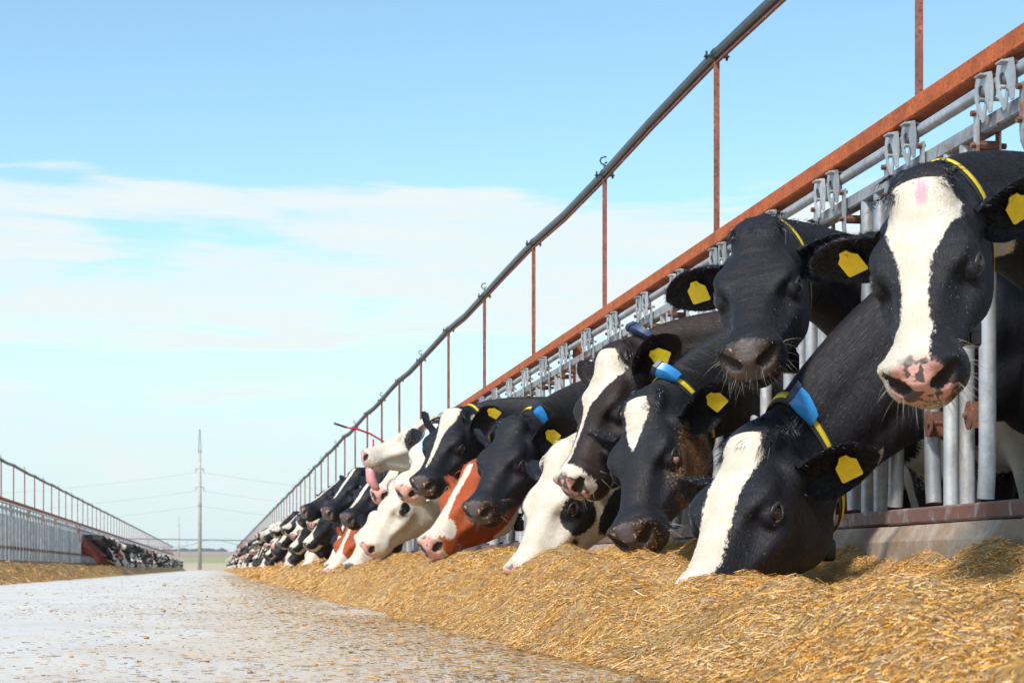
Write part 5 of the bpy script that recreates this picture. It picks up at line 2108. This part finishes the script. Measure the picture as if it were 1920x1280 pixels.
LOOK = ['white blaze', 'small forehead mark', 'broad blaze', 'wide white blaze', 'white face', 'thin blaze', 'pale chin', 'mottled face', 'spotted white face', 'blaze and white lip', 'mottled face', 'white nose', 'white cheek', 'white nose and stripe', 'patched face', 'white face']
HIGH = ['head raised', 'head half raised', 'head lowered', 'nose in the feed', 'head held high', 'head down', 'head turned away', 'head turned this way']
ORD = 'first second third fourth fifth sixth seventh eighth ninth tenth eleventh twelfth thirteenth fourteenth fifteenth sixteenth seventeenth eighteenth nineteenth twentieth'.split()

LBL_R = 'black and white cow with its head through the near fence, far along the row'
LBL_L = 'black and white cow feeding at the distant fence across the lane'
count = 0
far_R, far_L = [], []


def far_cow(y, side, k):
    global count
    me, ox = VAR[k]
    o = bpy.data.objects.new('cow', me)
    COL.objects.link(o)
    r = random.random()
    o.color = RED if r < 0.04 else (BROWNBLACK if r < 0.3 else BLACK)
    dxx = random.uniform(-0.08, 0.06)
    if side > 0:
        o.location = (ox + dxx, y, 0)
    else:
        o.location = (FXL - (ox - FX) + dxx, y, 0)
        o.rotation_euler = (0, 0, PI)
    return o


ord_ = list(range(16))
last = None
nR = nL = 0
yR = [st(k) for k in (20,)] + [st(k) for k in range(22, 162)]
for y in yR:
    if random.random() < 0.08:
        continue
    k = random.choice([q for q in ord_ if q != last])
    last = k
    o = far_cow(y, 1, k)
    if 21 < (y - Y0) / PITCH and nR < 20:
        tone = 'red' if o.color[0] > 0.1 else 'dark'
        tag(o, '%s cow past the raised pale-chinned one, %s, %s, %s' % (ORD[nR], tone, LOOK[k], HIGH[k // 2]), 'cow', 'cows far along the near fence')
        nR += 1
    else:
        tag(o, LBL_R, 'cow', 'cows far along the near fence')
y = 58.6
first = True
while y < 150:
    if random.random() < 0.90 or first:
        k = random.choice([q for q in ord_ if q != last]) if not first else 6
        last = k
        o = far_cow(y, -1, k)
        if first:
            o.color = (0.075, 0.016, 0.008, 1)
            tag(o, 'dark red cow at the near end of the distant row across the lane', 'cow')
        else:
            if nL < 12:
                tone = 'red' if o.color[0] > 0.1 else 'dark'
                tag(o, '%s cow behind the dark red one across the lane, %s with %s' % (ORD[nL], tone, LOOK[k]), 'cow', 'cows at the fence across the lane')
                nL += 1
            else:
                tag(o, LBL_L, 'cow', 'cows at the fence across the lane')
        first = False
    y += PITCH
# beyond that the rows read as one mass
for side, y0 in ((1, st(162)), (-1, y)):
    Vs, Qs, As, n = [], [], {'w': [], 'mz': [], 'can': [], 'pk': []}, 0
    root = None
    yy = y0
    while yy < LANE_END - 2:
        if random.random() < 0.88:
            me, ox = random.choice(FARV)
            nv = len(me.vertices)
            co = np.empty(nv * 3, np.float32)
            me.vertices.foreach_get('co', co)
            co = co.reshape(-1, 3).copy()
            keep = co[:, 0] < 0.4
            if side > 0:
                co += np.array([ox, yy, 0])
            else:
                co = co * np.array([-1, -1, 1]) + np.array([FXL - (ox - FX), yy, 0])
            q = np.empty(len(me.loops), np.int32)
            me.loops.foreach_get('vertex_index', q)
            q = q.reshape(-1, 4)
            Vs.append(co)
            Qs.append(q + n)
            w = np.empty(nv, np.float32)
            me.attributes['w'].data.foreach_get('value', w)
            As['w'].append(w)
            n += nv
        yy += PITCH
    me = mesh_np('far_herd', np.concatenate(Vs), np.concatenate(Qs))
    attr(me, 'w', np.concatenate(As['w']))
    attr(me, 'mz', np.full(n, -0.1))
    attr(me, 'can', np.concatenate(Vs), 'FLOAT_VECTOR')
    me.materials.append(M['coat'])
    o = link('far_herd', me)
    o.color = BLACK
    tag(o, 'far end of the %s row of cows, merging into one mass' % ('near fence' if side > 0 else 'distant fence'), 'herd', kind='stuff')

for me, _ in FARV:
    bpy.data.meshes.remove(me)
